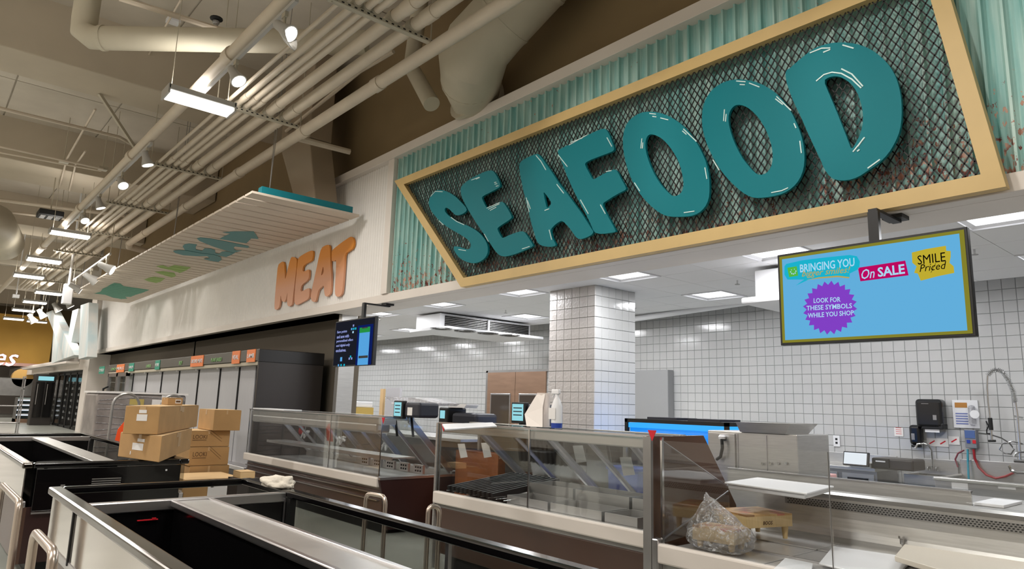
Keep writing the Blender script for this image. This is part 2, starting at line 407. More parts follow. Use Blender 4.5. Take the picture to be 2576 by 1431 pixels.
sign = root('seafood_sign', (a1.x, GY, bl.z), 'big teal lettered sign reading SEAFOOD on black mesh in an ochre slanted frame', 'sign')
for i in range(4):
    j = (i+1) % 4
    MB().prism([quadO[i], quadO[j], quadI[j], quadI[i]], (0, .09, 0)).build('frame_bar', m_gold, sign)
def clipline(p, d, q):
    t0, t1 = -1e9, 1e9; c = sum(q, V((0, 0, 0)))/4
    for i in range(4):
        a, bb = q[i], q[(i+1) % 4]; e = bb-a; n = V((e.z, 0, -e.x))
        if (c-a).dot(n) < 0: n = -n
        den = d.dot(n); num = (a-p).dot(n)
        if abs(den) < 1e-9:
            if num > 0: return None
            continue
        t = num/den
        if den > 0: t0 = max(t0, t)
        else: t1 = min(t1, t)
    return (p+d*t0, p+d*t1) if t1 > t0+.01 else None
mb = MB(); cw_, ch_ = .062, .094; yy = GY+.06
for s_ in (1, -1):
    d = V((cw_*s_, 0, ch_)).normalized()
    x = -12
    while x < 2:
        r = clipline(V((x, yy, 3.0)), d, [V((q.x, yy, q.z)) for q in quadI])
        if r: mb.bar(r[0], r[1], .0095, .006, up=V((0, 1, 0)))
        x += cw_
stuff(mb.build('wire_mesh', m_mesh, sign, fix=False))
LZ1 = zm(1060, 380, .20964, Y, GY); LZ2 = zm(1380, 260, .25157, Y, GY); LZ3 = zm(1740, 90, .2935, Y, GY)
def smooth_loop(pts, it=1):
    for _ in range(it):
        o = []
        for i in range(len(pts)):
            a, bb = pts[i], pts[(i+1) % len(pts)]
            o += [a*.75+bb*.25, a*.25+bb*.75]
        pts = o
    return pts
def letter(name, fn, pts, holes=(), y=GY-.03, dep=.03, mt=m_teal, par=sign, it=1, lab=None):
    fx = lambda l: smooth_loop([V((p.x, y, p.z)) for p in (fn(*q) for q in l)], it)
    o = MB().prism(fx(pts), (0, dep, 0), [fx(h) for h in holes]).build(name, mt, par); 
    if lab: o['label'] = lab
    return o
S_ = [(200,475),(260,470),(330,490),(420,540),(500,620),(575,700),(545,745),(480,775),(430,775),(400,745),(360,705),(320,680),(298,700),(310,740),(360,790),(430,835),(520,875),(620,920),(700,970),(760,1030),(805,1100),(822,1170),(815,1240),(780,1295),(720,1335),(650,1352),(570,1338),(490,1295),(440,1240),(412,1190),(408,1150),(450,1145),(510,1165),(570,1185),(605,1175),(618,1140),(605,1095),(560,1050),(480,1000),(380,945),(290,885),(210,810),(150,740),(115,670),(108,600),(130,545),(165,500)]
E_ = [(490,455),(520,405),(600,345),(700,290),(790,250),(860,235),(890,250),(930,310),(970,400),(965,435),(930,460),(850,500),(780,535),(745,560),(760,600),(790,660),(815,695),(880,655),(950,620),(985,612),(1010,625),(1060,700),(1110,790),(1100,815),(1050,850),(980,895),(932,930),(945,970),(985,1040),(1000,1050),(1060,1020),(1150,985),(1220,965),(1260,975),(1300,1030),(1350,1110),(1365,1140),(1340,1160),(1250,1200),(1150,1240),(1060,1265),(1000,1270),(950,1250),(890,1180),(840,1100),(770,1000),(690,880),(600,740),(540,630),(500,540)]
k2 = lambda x, y: (((1380+x*.25157)-1060)/.20964, ((260+y*.25157)-380)/.20964)
A_ = [(1200,155),(1230,120),(1300,80),(1400,40),(1430,45),(1470,90),(1526,172)]+[k2(*q) for q in [(50,690),(120,800),(200,900),(280,1010),(340,1090),(400,1180),(450,1260),(470,1290),(450,1320),(400,1345),(340,1365),(300,1350),(270,1310),(220,1240),(160,1180),(130,1185),(80,1220),(40,1265)]]+[(1580,1000),(1600,1060),(1640,1130),(1620,1148),(1560,1155),(1480,1145),(1430,1120),(1400,1070),(1380,1000),(1350,900),(1320,780),(1300,690),(1270,580),(1240,450),(1210,300),(1195,200)]
F_ = [(105,480),(150,455),(260,400),(400,330),(500,280),(570,258),(600,270),(640,350),(675,450),(672,480),(630,500),(520,540),(430,575),(382,605),(390,640),(430,710),(462,772),(510,745),(590,700),(660,670),(690,668),(710,690),(750,770),(795,850),(790,872),(740,895),(660,940),(600,980),(560,1005),(570,1050),(610,1130),(660,1220),(690,1275),(690,1290),(640,1300),(560,1310),(500,1305),(470,1285),(440,1210),(390,1110),(330,1000),(270,880),(210,750),(170,640),(130,550)]
O1 = [(1010,92),(1100,95),(1200,125),(1300,180),(1400,265),(1480,370),(1550,490),(1600,610),(1625,740),(1630,870),(1620,970),(1580,1050),(1520,1105),(1440,1135),(1340,1140),(1240,1140),(1160,1120),(1060,1050),(960,950),(880,830),(820,700),(780,560),(760,420),(765,320),(785,240),(830,170),(900,120),(960,97)]
O1i = [(1040,315),(1090,325),(1160,365),(1230,440),(1290,530),(1335,630),(1360,730),(1370,820),(1355,890),(1310,930),(1260,935),(1220,905),(1150,830),(1090,740),(1040,640),(1005,540),(985,450),(990,370),(1010,330)]
O2 = [(400,382),(500,388),(600,415),(700,470),(790,550),(870,660),(930,790),(970,910),(985,1040),(975,1150),(940,1240),(880,1310),(800,1360),(700,1385),(600,1397),(530,1392),(450,1350),(360,1270),(280,1180),(210,1070),(150,950),(110,820),(103,720),(110,620),(140,540),(190,470),(260,420),(330,392)]
O2i = [(410,598),(460,605),(520,640),(590,710),(640,790),(680,880),(705,970),(712,1060),(695,1140),(650,1190),(600,1200),(560,1185),(500,1120),(440,1040),(380,920),(340,800),(328,710),(345,650),(375,612)]
D_ = [(820,310),(860,285),(910,240),(970,190),(1050,125),(1150,85),(1250,68),(1370,70),(1480,95),(1580,145),(1680,230),(1750,330),(1790,440),(1812,560),(1815,700),(1800,820),(1760,920),(1700,1020),(1620,1100),(1530,1160),(1440,1220),(1350,1248),(1250,1245),(1200,1215),(1150,1150),(1120,1070),(1070,970),(1010,840),(950,700),(890,580),(840,450),(820,370)]
Di = [(1145,395),(1190,365),(1250,355),(1310,370),(1380,420),(1430,490),(1465,580),(1483,680),(1480,780),(1455,860),(1420,930),(1385,985),(1360,920),(1310,790),(1250,640),(1190,500)]
letters = [letter('letter', LZ1, S_), letter('letter', LZ1, E_), letter('letter', LZ1, A_, [[(1485,490),(1520,530),(1575,610),(1580,640),(1540,690),(1525,680),(1505,600)]]),
  letter('letter', LZ2, F_), letter('letter', LZ2, O1, [O1i]), letter('letter', LZ3, O2, [O2i]), letter('letter', LZ3, D_, [Di])]
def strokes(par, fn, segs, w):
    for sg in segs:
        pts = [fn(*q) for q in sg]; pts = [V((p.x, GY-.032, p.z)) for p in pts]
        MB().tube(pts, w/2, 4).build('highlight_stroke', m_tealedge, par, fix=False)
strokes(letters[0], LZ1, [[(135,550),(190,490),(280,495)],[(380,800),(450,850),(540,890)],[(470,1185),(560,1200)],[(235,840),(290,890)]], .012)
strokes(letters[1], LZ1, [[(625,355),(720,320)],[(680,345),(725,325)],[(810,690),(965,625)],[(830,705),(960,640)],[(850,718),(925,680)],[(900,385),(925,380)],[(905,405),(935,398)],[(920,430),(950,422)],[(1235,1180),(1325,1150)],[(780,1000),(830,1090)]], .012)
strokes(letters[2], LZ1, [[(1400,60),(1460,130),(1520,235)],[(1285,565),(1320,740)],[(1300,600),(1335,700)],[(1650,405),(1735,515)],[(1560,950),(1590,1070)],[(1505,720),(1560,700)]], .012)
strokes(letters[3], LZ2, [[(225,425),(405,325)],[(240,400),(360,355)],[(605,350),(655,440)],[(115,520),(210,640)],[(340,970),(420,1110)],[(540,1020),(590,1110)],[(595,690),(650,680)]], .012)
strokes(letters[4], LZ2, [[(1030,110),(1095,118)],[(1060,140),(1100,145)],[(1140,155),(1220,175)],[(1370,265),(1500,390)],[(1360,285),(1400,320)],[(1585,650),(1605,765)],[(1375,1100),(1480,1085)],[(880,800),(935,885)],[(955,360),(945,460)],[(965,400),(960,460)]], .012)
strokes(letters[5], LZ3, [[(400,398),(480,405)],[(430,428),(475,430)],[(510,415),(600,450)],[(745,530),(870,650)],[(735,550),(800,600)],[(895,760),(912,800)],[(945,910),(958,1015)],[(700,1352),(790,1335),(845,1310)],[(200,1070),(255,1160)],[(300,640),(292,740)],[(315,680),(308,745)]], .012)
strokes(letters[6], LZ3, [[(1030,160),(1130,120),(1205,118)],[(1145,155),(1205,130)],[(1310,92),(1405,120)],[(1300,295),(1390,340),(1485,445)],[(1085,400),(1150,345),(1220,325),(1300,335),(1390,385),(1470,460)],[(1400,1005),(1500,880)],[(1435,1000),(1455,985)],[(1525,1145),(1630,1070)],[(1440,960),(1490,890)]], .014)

# ================================================================= MEAT letters
mt = mat('orange drip letter', (226, 128, 40), .45); nt = mt.node_tree; b = nt.nodes['Principled BSDF']
tc = nt.nodes.new('ShaderNodeTexCoord'); sp = nt.nodes.new('ShaderNodeSeparateXYZ'); nt.links.new(tc.outputs['Object'], sp.inputs[0])
h = nt.nodes.new('ShaderNodeMapRange'); h.inputs[1].default_value = .35; h.inputs[2].default_value = .75; nt.links.new(sp.outputs[2], h.inputs[0])
mx = nt.nodes.new('ShaderNodeMix'); mx.data_type = 'RGBA'; mx.inputs[6].default_value = (*lin((222, 162, 128)), 1); mx.inputs[7].default_value = (*lin((222, 140, 44)), 1)
nt.links.new(h.outputs[0], mx.inputs[0]); nt.links.new(mx.outputs[2], b.inputs['Base Color']); m_meat = mt
MZ = zm(660, 580, .14679, Y, FY)
mr = root('meat_sign', (MZ(190, 1340).x, FY, MZ(190, 1340).z), 'orange brush lettering reading MEAT on the white ribbed panel', 'sign')
for pts, hl in (([(245,590),(290,545),(325,525),(345,535),(355,600),(362,720),(370,840),(385,780),(415,650),(440,540),(470,455),(500,445),(550,460),(570,500),(565,620),(545,780),(525,950),(505,1120),(490,1250),(470,1280),(435,1300),(405,1270),(400,1200),(405,1100),(412,1050),(395,1120),(375,1200),(340,1225),(305,1190),(292,1090),(285,1180),(270,1300),(240,1345),(205,1355),(185,1330),(190,1200),(205,1000),(225,800)], []),
  ([(590,480),(620,440),(700,390),(780,350),(830,335),(848,350),(845,420),(830,500),(790,530),(730,560),(690,590),(670,630),(665,700),(720,685),(775,655),(780,720),(775,810),(740,860),(680,905),(640,950),(630,1045),(690,1020),(750,985),(785,985),(785,1060),(775,1150),(730,1190),(650,1230),(570,1275),(530,1250),(525,1150),(540,950),(560,750),(575,600)], []),
  ([(985,300),(1040,255),(1110,235),(1130,260),(1140,400),(1145,600),(1158,780),(1155,950),(1145,1070),(1110,1110),(1075,1130),(1045,1105),(1035,1020),(1030,930),(980,970),(935,1020),(915,1110),(890,1215),(850,1220),(815,1190),(805,1120),(830,980),(870,800),(910,620),(950,430)], [[(1020,600),(1030,680),(1020,730),(990,770),(985,740),(1000,670)]]),
  ([(1165,340),(1220,290),(1320,210),(1420,140),(1490,95),(1525,110),(1545,170),(1540,250),(1520,305),(1450,350),(1390,400),(1385,520),(1375,700),(1360,900),(1340,1070),(1310,1115),(1265,1135),(1225,1105),(1220,1000),(1230,800),(1240,600),(1240,490),(1205,520),(1165,520),(1162,430)], [])):
    letter('letter', MZ, pts, hl, y=FY+.025, dep=.035, mt=m_meat, par=mr)

# ================================================================= slatted canopy
KZ = 4.42
m_slat = mat('whitewashed slat', (214, 200, 184), .6, nz=.1, ns=4, stretch=(6, .6, 6))
m_tealb = mat('teal beam', (20, 120, 132), .45)
can = root('slat_canopy', (-17, 4.3, KZ), 'long hung canopy of whitewashed slats with cut-out words over the meat front', 'canopy')
sm = MB().box(-.146, -.875, 0, .146, .875, .035).mesh('slat'); sm.materials.append(m_slat)
for i in range(45): inst(sm, 'slat', (-10.03-.345*i, 4.33, KZ), can)
MB().box(-25.4, 3.75, KZ+.036, -10.15, 3.87, KZ+.12).build('joist', m_slat, can)
MB().box(-25.4, 4.75, KZ+.036, -10.15, 4.87, KZ+.12).build('joist', m_slat, can)
MB().box(-10.1, 3.62, KZ+.036, -9.96, 5.12, KZ+.16).build('end_beam', m_tealb, can, label='teal end beam')
for xx in (-10.0, -15, -20, -25):
    for s_ in (-.12, .12): MB().tube([(xx, 3.75, KZ+.12), (xx+s_, 3.8, DK)], .006, 5).build('hanger_wire', m_steeld, can)
m_pteal = mat('muted teal plate', (96, 146, 148), .6); m_pgreen = mat('sea green plate', (84, 152, 128), .6); m_plime = mat('lime plate', (148, 178, 96), .6)
C4 = zm(400, 470, .2166, Z, KZ-.008); C5 = zm(180, 600, .1398, Z, KZ-.008)
def clip_poly(poly, x0, x1):
    for sgn, lim in ((1, x0), (-1, x1)):
        out = []
        for i in range(len(poly)):
            a, c = poly[i], poly[(i+1) % len(poly)]; da, dc = sgn*(a.x-lim), sgn*(c.x-lim)
            if da >= 0: out.append(a)
            if (da >= 0) != (dc >= 0): out.append(a+(c-a)*(da/(da-dc)))
        poly = out
        if len(poly) < 3: return None
    return poly
def plate(fn, pts, mt, cut):
    pl = [fn(*q) for q in pts]; mb = MB()
    if not cut: mb.prism(pl, (0, 0, .006))
    else:
        for i in range(45):
            c = -10.03-.345*i; q = clip_poly(pl, c-.155, c+.155)
            if q: mb.prism(q, (0, 0, .006))
    if mb.v: mb.build('letter_plate', mt, can)
plate(C4, [(740,530),(800,525),(870,520),(960,520),(1100,520),(1130,560),(1155,605),(1070,600),(1015,655),(850,630),(705,605),(760,575),(830,545)], m_pteal, 0)
plate(C4, [(440,600),(480,590),(600,602),(760,632),(1030,686),(1050,700),(1030,710),(880,692),(865,715),(895,740),(960,742),(870,765),(760,735),(620,690),(470,628)], m_pteal, 0)
plate(C4, [(275,690),(300,668),(350,660),(440,672),(425,700),(430,730),(500,745),(530,715),(600,718),(650,735),(655,770),(700,778),(730,755),(780,750),(880,768),(840,790),(780,815),(700,800),(500,775),(300,735)], m_pteal, 0)
plate(lambda x, y: C4(x, y)-V((0, 0, .008)), [(165,742),(230,732),(330,738),(500,770),(640,785),(715,810),(725,845),(690,868),(600,855),(520,835),(590,825),(560,800),(430,800),(280,790),(190,765)], m_pteal, 0)
for pts in ([(1530,500),(1640,480),(1740,520),(1850,480),(2000,500),(2146,520),(2050,580),(1950,620),(1800,570),(1600,530)], [(1500,600),(1650,590),(1850,620),(1880,680),(1800,700),(1600,640)], [(1310,740),(1420,700),(1500,690),(1680,720),(1600,780),(1520,800),(1380,770)]): plate(C5, pts, m_plime, 1)
plate(C5, [(700,830),(770,800),(880,815),(940,860),(1150,890),(1400,925),(1280,975),(1160,1010),(1060,1050),(960,1050),(1000,1080),(900,1090),(750,1065),(600,1010),(410,990),(520,960),(560,905),(640,870)], m_pgreen, 1)

# ================================================================= HALL CEILING
BZ = 5.5
# deck beams across the hall
for i, (xa, xb) in enumerate([(-12.45, -13.5), (-18.7, -20.6), (-26, -27.6), (-33.5, -35), (-42, -43.5), (-51, -52.5), (-5.2, -6.3)]):
    o = MB().box(xb, -9, 6.6, xa, 5.6, DK).build('beam', m_beam, bevel=.02)
    tag(o, 'deep painted ceiling beam across the hall, %s' % ['just beyond the nearest strip light', 'crossing over the middle of the spotlight track', 'third from the near end of the pipes', 'fourth from the near end of the pipes', 'fifth from the near end of the pipes', 'nearest the golden far wall', 'above the near end of the pipe bundle'][i], 'beam', 'ceiling beams')
# pipe bundle on strut trapezes
names = []
for px, py, r, lab in ((590, 248, .026, 'thinnest painted conduit, on the hall side of the pipe bundle'), (613, 260, .04, 'second painted pipe counted from the hall side of the bundle'), (634, 267, .04, 'third painted pipe counted from the hall side of the bundle'), (653, 272, .042, 'fourth painted pipe counted from the hall side of the bundle'), (693, 285, .072, 'thick painted pipe in the middle of the bundle'), (737, 297, .075, 'thick painted pipe next to the outermost one nearest the store front')):
    y = P(px, py, Z, BZ).y; z = BZ+.03+r
    pr = root('ceiling_pipe', (-18, y, z), lab, 'pipe', 'long painted pipes in the bundle')
    MB().tube([(-34, y, z), (2, y, z)], r, 12).build('pipe', m_pipe, pr, smooth=True)
    for i in range(8):
        xx = -6.15-3.46*i
        MB().tube([(xx-.05, y, z), (xx+.05, y, z)], r+.012, 12).build('clamp', m_steelpaint, pr, smooth=True)
        if r > .03: MB().tube([(xx+.22, y, z), (xx+.42, y, z)], r+.008, 12).build('coupling', m_pipe, pr, smooth=True)
y = P(768, 321, Z, BZ).y; z = BZ-.05
pr = root('ceiling_pipe', (-18, y, z), 'outermost thick painted pipe, lowest and nearest the store front', 'pipe')
MB().tube([(-20.5, y, z), (2, y, z)], .082, 14).build('pipe', m_pipe, pr, smooth=True)
for xx in (-7.4, -9.6, -12.3, -15.4, -18.8): MB().tube([(xx-.08, y, z), (xx+.08, y, z)], .094, 14).build('coupling', m_pipe, pr, smooth=True)
MB().tube([(-20.4, y, z), (-20.9, y+.1, z), (-21.2, y+.6, z), (-21.2, 5.7, z)], .09, 14).build('elbow', m_pipe, pr, smooth=True)
for i in range(8):
    xx = -6.15-3.46*i
    t = root('trapeze_hanger', (xx, 3.4, BZ), 'slotted steel strut carrying the pipe bundle, number %s from the near end' % ['one', 'two', 'three', 'four', 'five', 'six', 'seven', 'eight'][i], 'hanger', 'struts under the pipe bundle')
    MB().box(xx-.035, 2.72, BZ-.02, xx+.035, 4.02, BZ+.025).build('strut', m_steelpaint, t, bevel=.004)
    for j in range(17): MB().box(xx+.0352, 2.78+.074*j, BZ-.006, xx+.037, 2.81+.074*j, BZ+.01).build('slot', m_black, t)
    for yy in (2.76, 3.98): MB().tube([(xx, yy, BZ-.03), (xx, yy, DK)], .008, 6).build('threaded_rod', m_steelpaint, t)
# single big pipe beside the track
pr = root('ceiling_pipe', (-18, 2.43, BZ), 'single big painted pipe running beside the spotlight track', 'pipe')
MB().tube([(-60, 2.47, BZ), (2, 2.4, BZ)], .075, 14).build('pipe', m_pipe, pr, smooth=True)
for xx in (-8.1, -12.9, -17.5, -23): MB().tube([(xx-.09, 2.42, BZ), (xx+.09, 2.42, BZ)], .1, 14).build('coupling', m_pipe, pr, smooth=True)
# track and spots
def spot_head(x, y, z, aim, s=1.0, lab='', grp='spotlights on the near track', power=SPOT_W, hood=True):
    t = root('spotlight', (x, y, z), lab, 'spotlight', grp)
    d = V(aim).normalized(); c = V((x, y, z-.2*s))
    MB().box(x-.05*s, y-.02*s, z-.06*s, x+.05*s, y+.02*s, z).build('adapter', m_steelpaint, t)
    MB().tube([(x, y, z-.05*s), (x, y, z-.2*s)], .018*s, 8).build('stem', m_steelpaint, t, smooth=True)
    MB().tube([c-d*.14*s, c-d*.12*s, c-d*.03*s, c+d*.1*s, c+d*.12*s], [.045*s, .055*s, .06*s, .10*s, .105*s], 16).build('housing', m_spoth, t, smooth=True)
    MB().tube([c+d*.121*s, c+d*.125*s], .09*s, 16).build('lens', m_spotl, t)
    if hood:
        n = d.cross(ZP).normalized(); 
        mb = MB(); a0 = c+d*.12*s; up = n.cross(d)
        ring = []
        for k in range(9):
            a = math.pi*k/8; dirv = n*math.cos(a)+(-up if up.z > 0 else up)*math.sin(a); ring.append((a0+dirv*.108*s, a0+dirv*.125*s+d*.16*s*math.sin(a)))
        for k in range(8): mb.quad(ring[k][0], ring[k+1][0], ring[k+1][1], ring[k][1])
        o = mb.build('hood', m_spoth, t, fix=False); sd = o.modifiers.new('s', 'SOLIDIFY'); sd.thickness = .006
    if power:
        l = bpy.data.lights.new('spot_light', 'SPOT'); l.energy = power; l.spot_size = math.radians(48); l.spot_blend = .6; l.shadow_soft_size = .06; l.color = (1, .95, .87)
        o = bpy.data.objects.new('spot_light', l); o.location = c+d*.17*s; o.rotation_euler = d.to_track_quat('-Z', 'Y').to_euler(); COL.objects.link(o)
    return t
m_spoth = mat('spot housing', (176, 174, 170), .35)
TYk = 2.42
tr = root('light_track', (-12, TYk, BZ-.12), 'long grey lighting track under the big single pipe', 'light track')
for a, c in ((-6.2, -9.4), (-11.6, -19.4)): MB().box(c, TYk-.02, BZ-.15, a, TYk+.02, BZ-.11).build('track', m_spoth, tr)
for xx in (-6.6, -9.2, -11.9, -14.6, -19.0): MB().tube([(xx, TYk, BZ-.11), (xx, TYk, BZ-.078)], .012, 6).build('bracket', m_steelpaint, tr)
for i, (px, py, aim) in enumerate([(712, 75, (.8, .5, -.75)), (582, 188, (.5, .3, -.8)), (385, 405, (.1, .35, -1.1)), (308, 460, (.6, .2, -.7)), (277, 517, (.1, .4, -1.1)), (224, 551, (.6, .2, -.7))]):
    p = P(px, py, Z, BZ-.34)
    spot_head(p.x, TYk, BZ-.15, aim, .9, 'track spotlight, %s on the near track' % ['nearest, with a long hood', 'second from the near end', 'third from the near end', 'fourth from the near end', 'fifth from the near end', 'sixth and last'][i], power=SPOT_W, hood=(i == 0))
tr3 = root('light_track', (-2.5, TYk, BZ-.12), 'added unseen length of grey lighting track, above the top of the picture', 'light track')  # unseen track and its spots, added to brighten the seafood sign
MB().box(-5.4, TYk-.02, BZ-.15, -.2, TYk+.02, BZ-.11).build('track', m_spoth, tr3)
for xx in (-5.2, -.5): MB().tube([(xx, TYk, BZ-.11), (xx, TYk, BZ-.078)], .012, 6).build('bracket', m_steelpaint, tr3)
for i, xx in enumerate((-5.0, -3.4, -1.8, -.4)): spot_head(xx, TYk, BZ-.15, (.1, 1, -.38), .9, 'added unseen spotlight brightening the seafood sign, %s from the right' % ['fourth', 'third', 'second', 'first'][i], 'added sign spotlights', power=70, hood=False)
# second short track near the canopy
tr2 = root('light_track', (-22.5, 3.1, 5.0), 'short lighting track beside the far end of the slatted canopy', 'light track')
q0, q1 = P(278, 638, Z, 4.75), P(185, 705, Z, 4.75)
MB().bar(q0, q1, .04, .05).build('track', m_spoth, tr2)
MB().tube([q0, V((q0.x, q0.y, DK))], .01, 6).build('rod', m_steelpaint, tr2); MB().tube([q1, V((q1.x, q1.y, DK))], .01, 6).build('rod', m_steelpaint, tr2)
for i, f in enumerate((.06, .45, .88)):
    p = q0.lerp(q1, f); spot_head(p.x, p.y, p.z-.03, ((.5, -.2, .1)[i], 1, -.5), 1.3, 'bright spotlight on the short far track, %s' % ['nearest', 'middle one', 'farthest'][i], 'spotlights on the short far track', power=SPOT_W, hood=False)
# far group of spots near the golden wall
for i, (px, py) in enumerate(((172, 762), (142, 772), (104, 788), (80, 800))):
    p = P(px, py, X, -36); MB0 = spot_head(p.x, p.y, p.z+.3, (.1, .9, -1.2), 1.6, 'small spotlight by the blue-streaked N, %s counted from the N' % ['first', 'second', 'third', 'fourth'][i], 'far spotlights', power=0, hood=False)
    MB().tube([(p.x, p.y, p.z+.3), (p.x, p.y, DK)], .02, 6).build('drop_rod', m_steelpaint, MB0)
# linear high-bay lights
def highbay(x, y, z, L, lab, grp, w=.3, power=HALL_W, up=UP_W):
    t = root('strip_light', (x, y, z), lab, 'strip light', grp)
    MB().box(x-w/2, y-L/2, z+.02, x+w/2, y+L/2, z+.09).build('housing', m_spoth, t, bevel=.01)
    for s_ in (-1, 1): MB().tube([(x+s_*w*.27, y-L/2+.03, z+.012), (x+s_*w*.27, y+L/2-.03, z+.012)], w*.155, 10).build('lamp', m_strip, t, smooth=True)
    for s_ in (-1, 1): MB().box(x-w/2, y+s_*(L/2-.01)-.012, z-.03, x+w/2, y+s_*(L/2-.01)+.012, z+.09).build('end_cap', m_spoth, t)
    for s_ in (-1, 1): MB().tube([(x, y+s_*L*.42, z+.09), (x, y+s_*L*.42, DK)], .005, 5).build('hanger_wire', m_steelpaint, t)
    if power:
        if up > 30: area((x, y, z-.08), w, L, power)
        else:
            for s_ in (-1, 1): area((x+s_*w*.27, y, z-.05), w*.3, L-.06, power/2)
        area((x, y, z+.12), w, L, up, rot=(math.pi, 0, 0))  # added upward lamp; brightens the ceiling, the fixture itself shines only down
for i, (a, c) in enumerate([((413, 237), (585, 283)), ((123, 583), (227, 598)), ((65, 650), (155, 661)), ((33, 690), (110, 701)), ((88, 733), (155, 742)), ((57, 757), (117, 764)), ((30, 778), (88, 784)), ((8, 800), (60, 805))]):
    p, q = P(*a, Z, 5.2), P(*c, Z, 5.2); x = (p.x+q.x)/2
    highbay(x, (p.y+q.y)/2, 5.2, abs(q.y-p.y), 'white strip light hanging over the hall, %s' % ['nearest and largest', 'second, beside the track end', 'third from the camera', 'fourth from the camera', 'fifth, above the hanging white box', 'sixth, farther left', 'seventh, farther left', 'farthest, at the left edge'][i], 'strip lights in the hall', w=.34 if i < 2 else .4, power=HALL_W if i < 5 else HALL_W*.8)
for x in (-2.5, -8.5, -15, -22, -30, -40):   # the same lights go on over the rest of the hall, out of view
    for y in (-2.2, -6.5):
        highbay(x, y, 5.2, .95, 'white strip light over the part of the hall left of the picture', 'strip lights out of view', power=HALL_W*(2.0 if y > -3 else 1.2), up=45)
for y in (-2.5, 5.0): highbay(-45.5, y, 5.2, .95, 'white strip light added to brighten the golden far wall, %s side' % ('hall' if y < 0 else 'store front'), 'added strip lights near the far wall', power=HALL_W*1.5)  # extra lamps added so the golden wall gets more light
for x in (-2.8, 2.0): highbay(x, 2.1, 5.2, .95, 'white strip light over the near aisle above the picture', 'strip lights out of view', power=HALL_W)
# round ducts
def duct(name, pts, r, lab, parts=(), mt=None):
    t = root(name, pts[0], lab, 'duct')
    MB().tube(pts, r, 24).build('duct_body', mt or m_duct, t, smooth=True)
    for p, d, rr in parts:
        d = V(d).normalized(); MB().tube([V(p)-d*.025, V(p)+d*.025], rr+.012, 24).build('seam_band', mt or m_duct, t, smooth=True)
    return t
DY = 4.75
e0 = P(1172, 168, Y, DY); e1 = P(1325, 0, Y, DY+.2)
dd = (e1-e0).normalized()
wpt = P(1197, 243, Y, FY+.1)
e0 = P(1180, 140, Y, DY)
duct('round_duct', [e0+dd*4.2, e0+dd*.5, e0+dd*.18, e0+V((0, .05, -.07)), e0.lerp(wpt, .45)+V((-.02, .0, -.03)), wpt, wpt+V((0, .45, -.08))],
     [.39, .40, .42, .425, .40, .37, .36], 'huge round painted duct bending down into the seafoam wall', [(e0+dd*k*.62, dd, .395) for k in range(1, 6)]+[(e0.lerp(wpt, .45)+V((-.02, 0, -.03)), wpt-e0, .395), (wpt-V((0, .1, 0)), V((0, 1, -.3)), .375)])
q = P(1062, 215, Y, 4.9)
duct('round_duct', [V((q.x-.15, 4.9, 7.4)), P(1035, 170, Y, 4.9), P(1086, 262, Y, 4.9)], .115, 'short slim round duct stub left of the huge duct')
q = P(770, 400, Y, 4.9)
t = root('square_duct', (q.x, 4.9, q.z), 'glossy painted square duct dropping behind the canopy end', 'duct')
m_dg = mat('glossy painted duct', (158, 142, 122), .22)
a_, b_, c_, d_ = P(705, 372, Y, 4.7), P(778, 345, Y, 4.7), P(792, 500, Y, 4.7), P(738, 495, Y, 4.7)
MB().prism([a_, b_, c_, d_], (0, .42, 0)).build('duct_body', m_dg, t, bevel=.02)
MB().prism([a_+V((0, 0, 2.2)), b_+V((0, 0, 2.2)), b_, a_], (0, .42, 0)).build('duct_riser', m_dg, t, bevel=.02)
p0, p1 = P(207, 95, Z, 6.1), P(735, 104, Z, 6.1)
duct('round_duct', [V((p0.x, p0.y, DK)), V((p0.x, p0.y, 6.35)), V((p0.x, p0.y, 6.2)), p0+V((.1, .1, 0)), p0.lerp(p1, .12), p1.lerp(p0, -.35)], .155, 'long thin round duct with an elbow at the upper left', [(p0.lerp(p1, .1), p1-p0, .155)])
p0, p1 = P(-60, 720, Z, 5.6), P(150, 570, Z, 6.2)
duct('round_duct', [V((-22, -1.5, 5.95)), V((-21.5, .2, 5.85)), V((-23, 1.2, 5.9)), V((-26, 1.7, 5.95))], .55, 'wide curved round duct at the left edge behind the strip lights')
# conduits and small pipes on the deck
def conduit(pts, r, lab, z=6.5, mt=None, cat='pipe', n=8):
    pts = [P(a, c, Z, zz) for (a, c, zz) in [(q+(z,) if len(q) == 2 else q) for q in pts]]
    o = MB().tube(pts, r, n).build('conduit', mt or m_pipe, smooth=True); tag(o, lab, cat); return o
conduit([(-30, 265), (300, 345), (345, 370)], .035, 'thin painted pipe crossing the deck below the first beam')
conduit([(300, -5), (545, 72), (640, 95)], .04, 'painted pipe running to the sprinkler head at the top')
conduit([(-30, 362), (260, 425)], .025, 'upper of two thin conduits above the dark band')
conduit([(-30, 378), (255, 430)], .02, 'lower of two thin conduits above the dark band')
conduit([(150, 470), (168, 400), (240, 275)], .02, 'slanting thin conduit climbing left of the first strut', 6.55)
conduit([(175, 480), (190, 415), (215, 380)], .02, 'second slanting thin conduit with a junction box', 6.55)
conduit([(-20, 500), (330, 545)], .05, 'painted sprinkler main behind the black hanging box', 6.3)
conduit([(-20, 528), (250, 560)], .04, 'second painted main below the sprinkler main', 6.54)
conduit([(455, 0), (350, 180), (330, 190)], .015, 'thin strut brace rod near the top middle', 7.2)
conduit([(735, 345), (880, 382)], .05, 'short painted pipe stub reaching past the square duct', 5.6)
conduit([(720, 330), (905, 180), (990, 130)], .03, 'short thin pipe above the outermost pipe', 6.3)
o = MB().bar(V((-13.3, 1.87, 6.6)), P(350, 388, Z, 5.8), .05, .05).build('strut_brace', m_steelpaint); tag(o, 'diagonal slotted strut brace hanging below the first beam', 'brace')
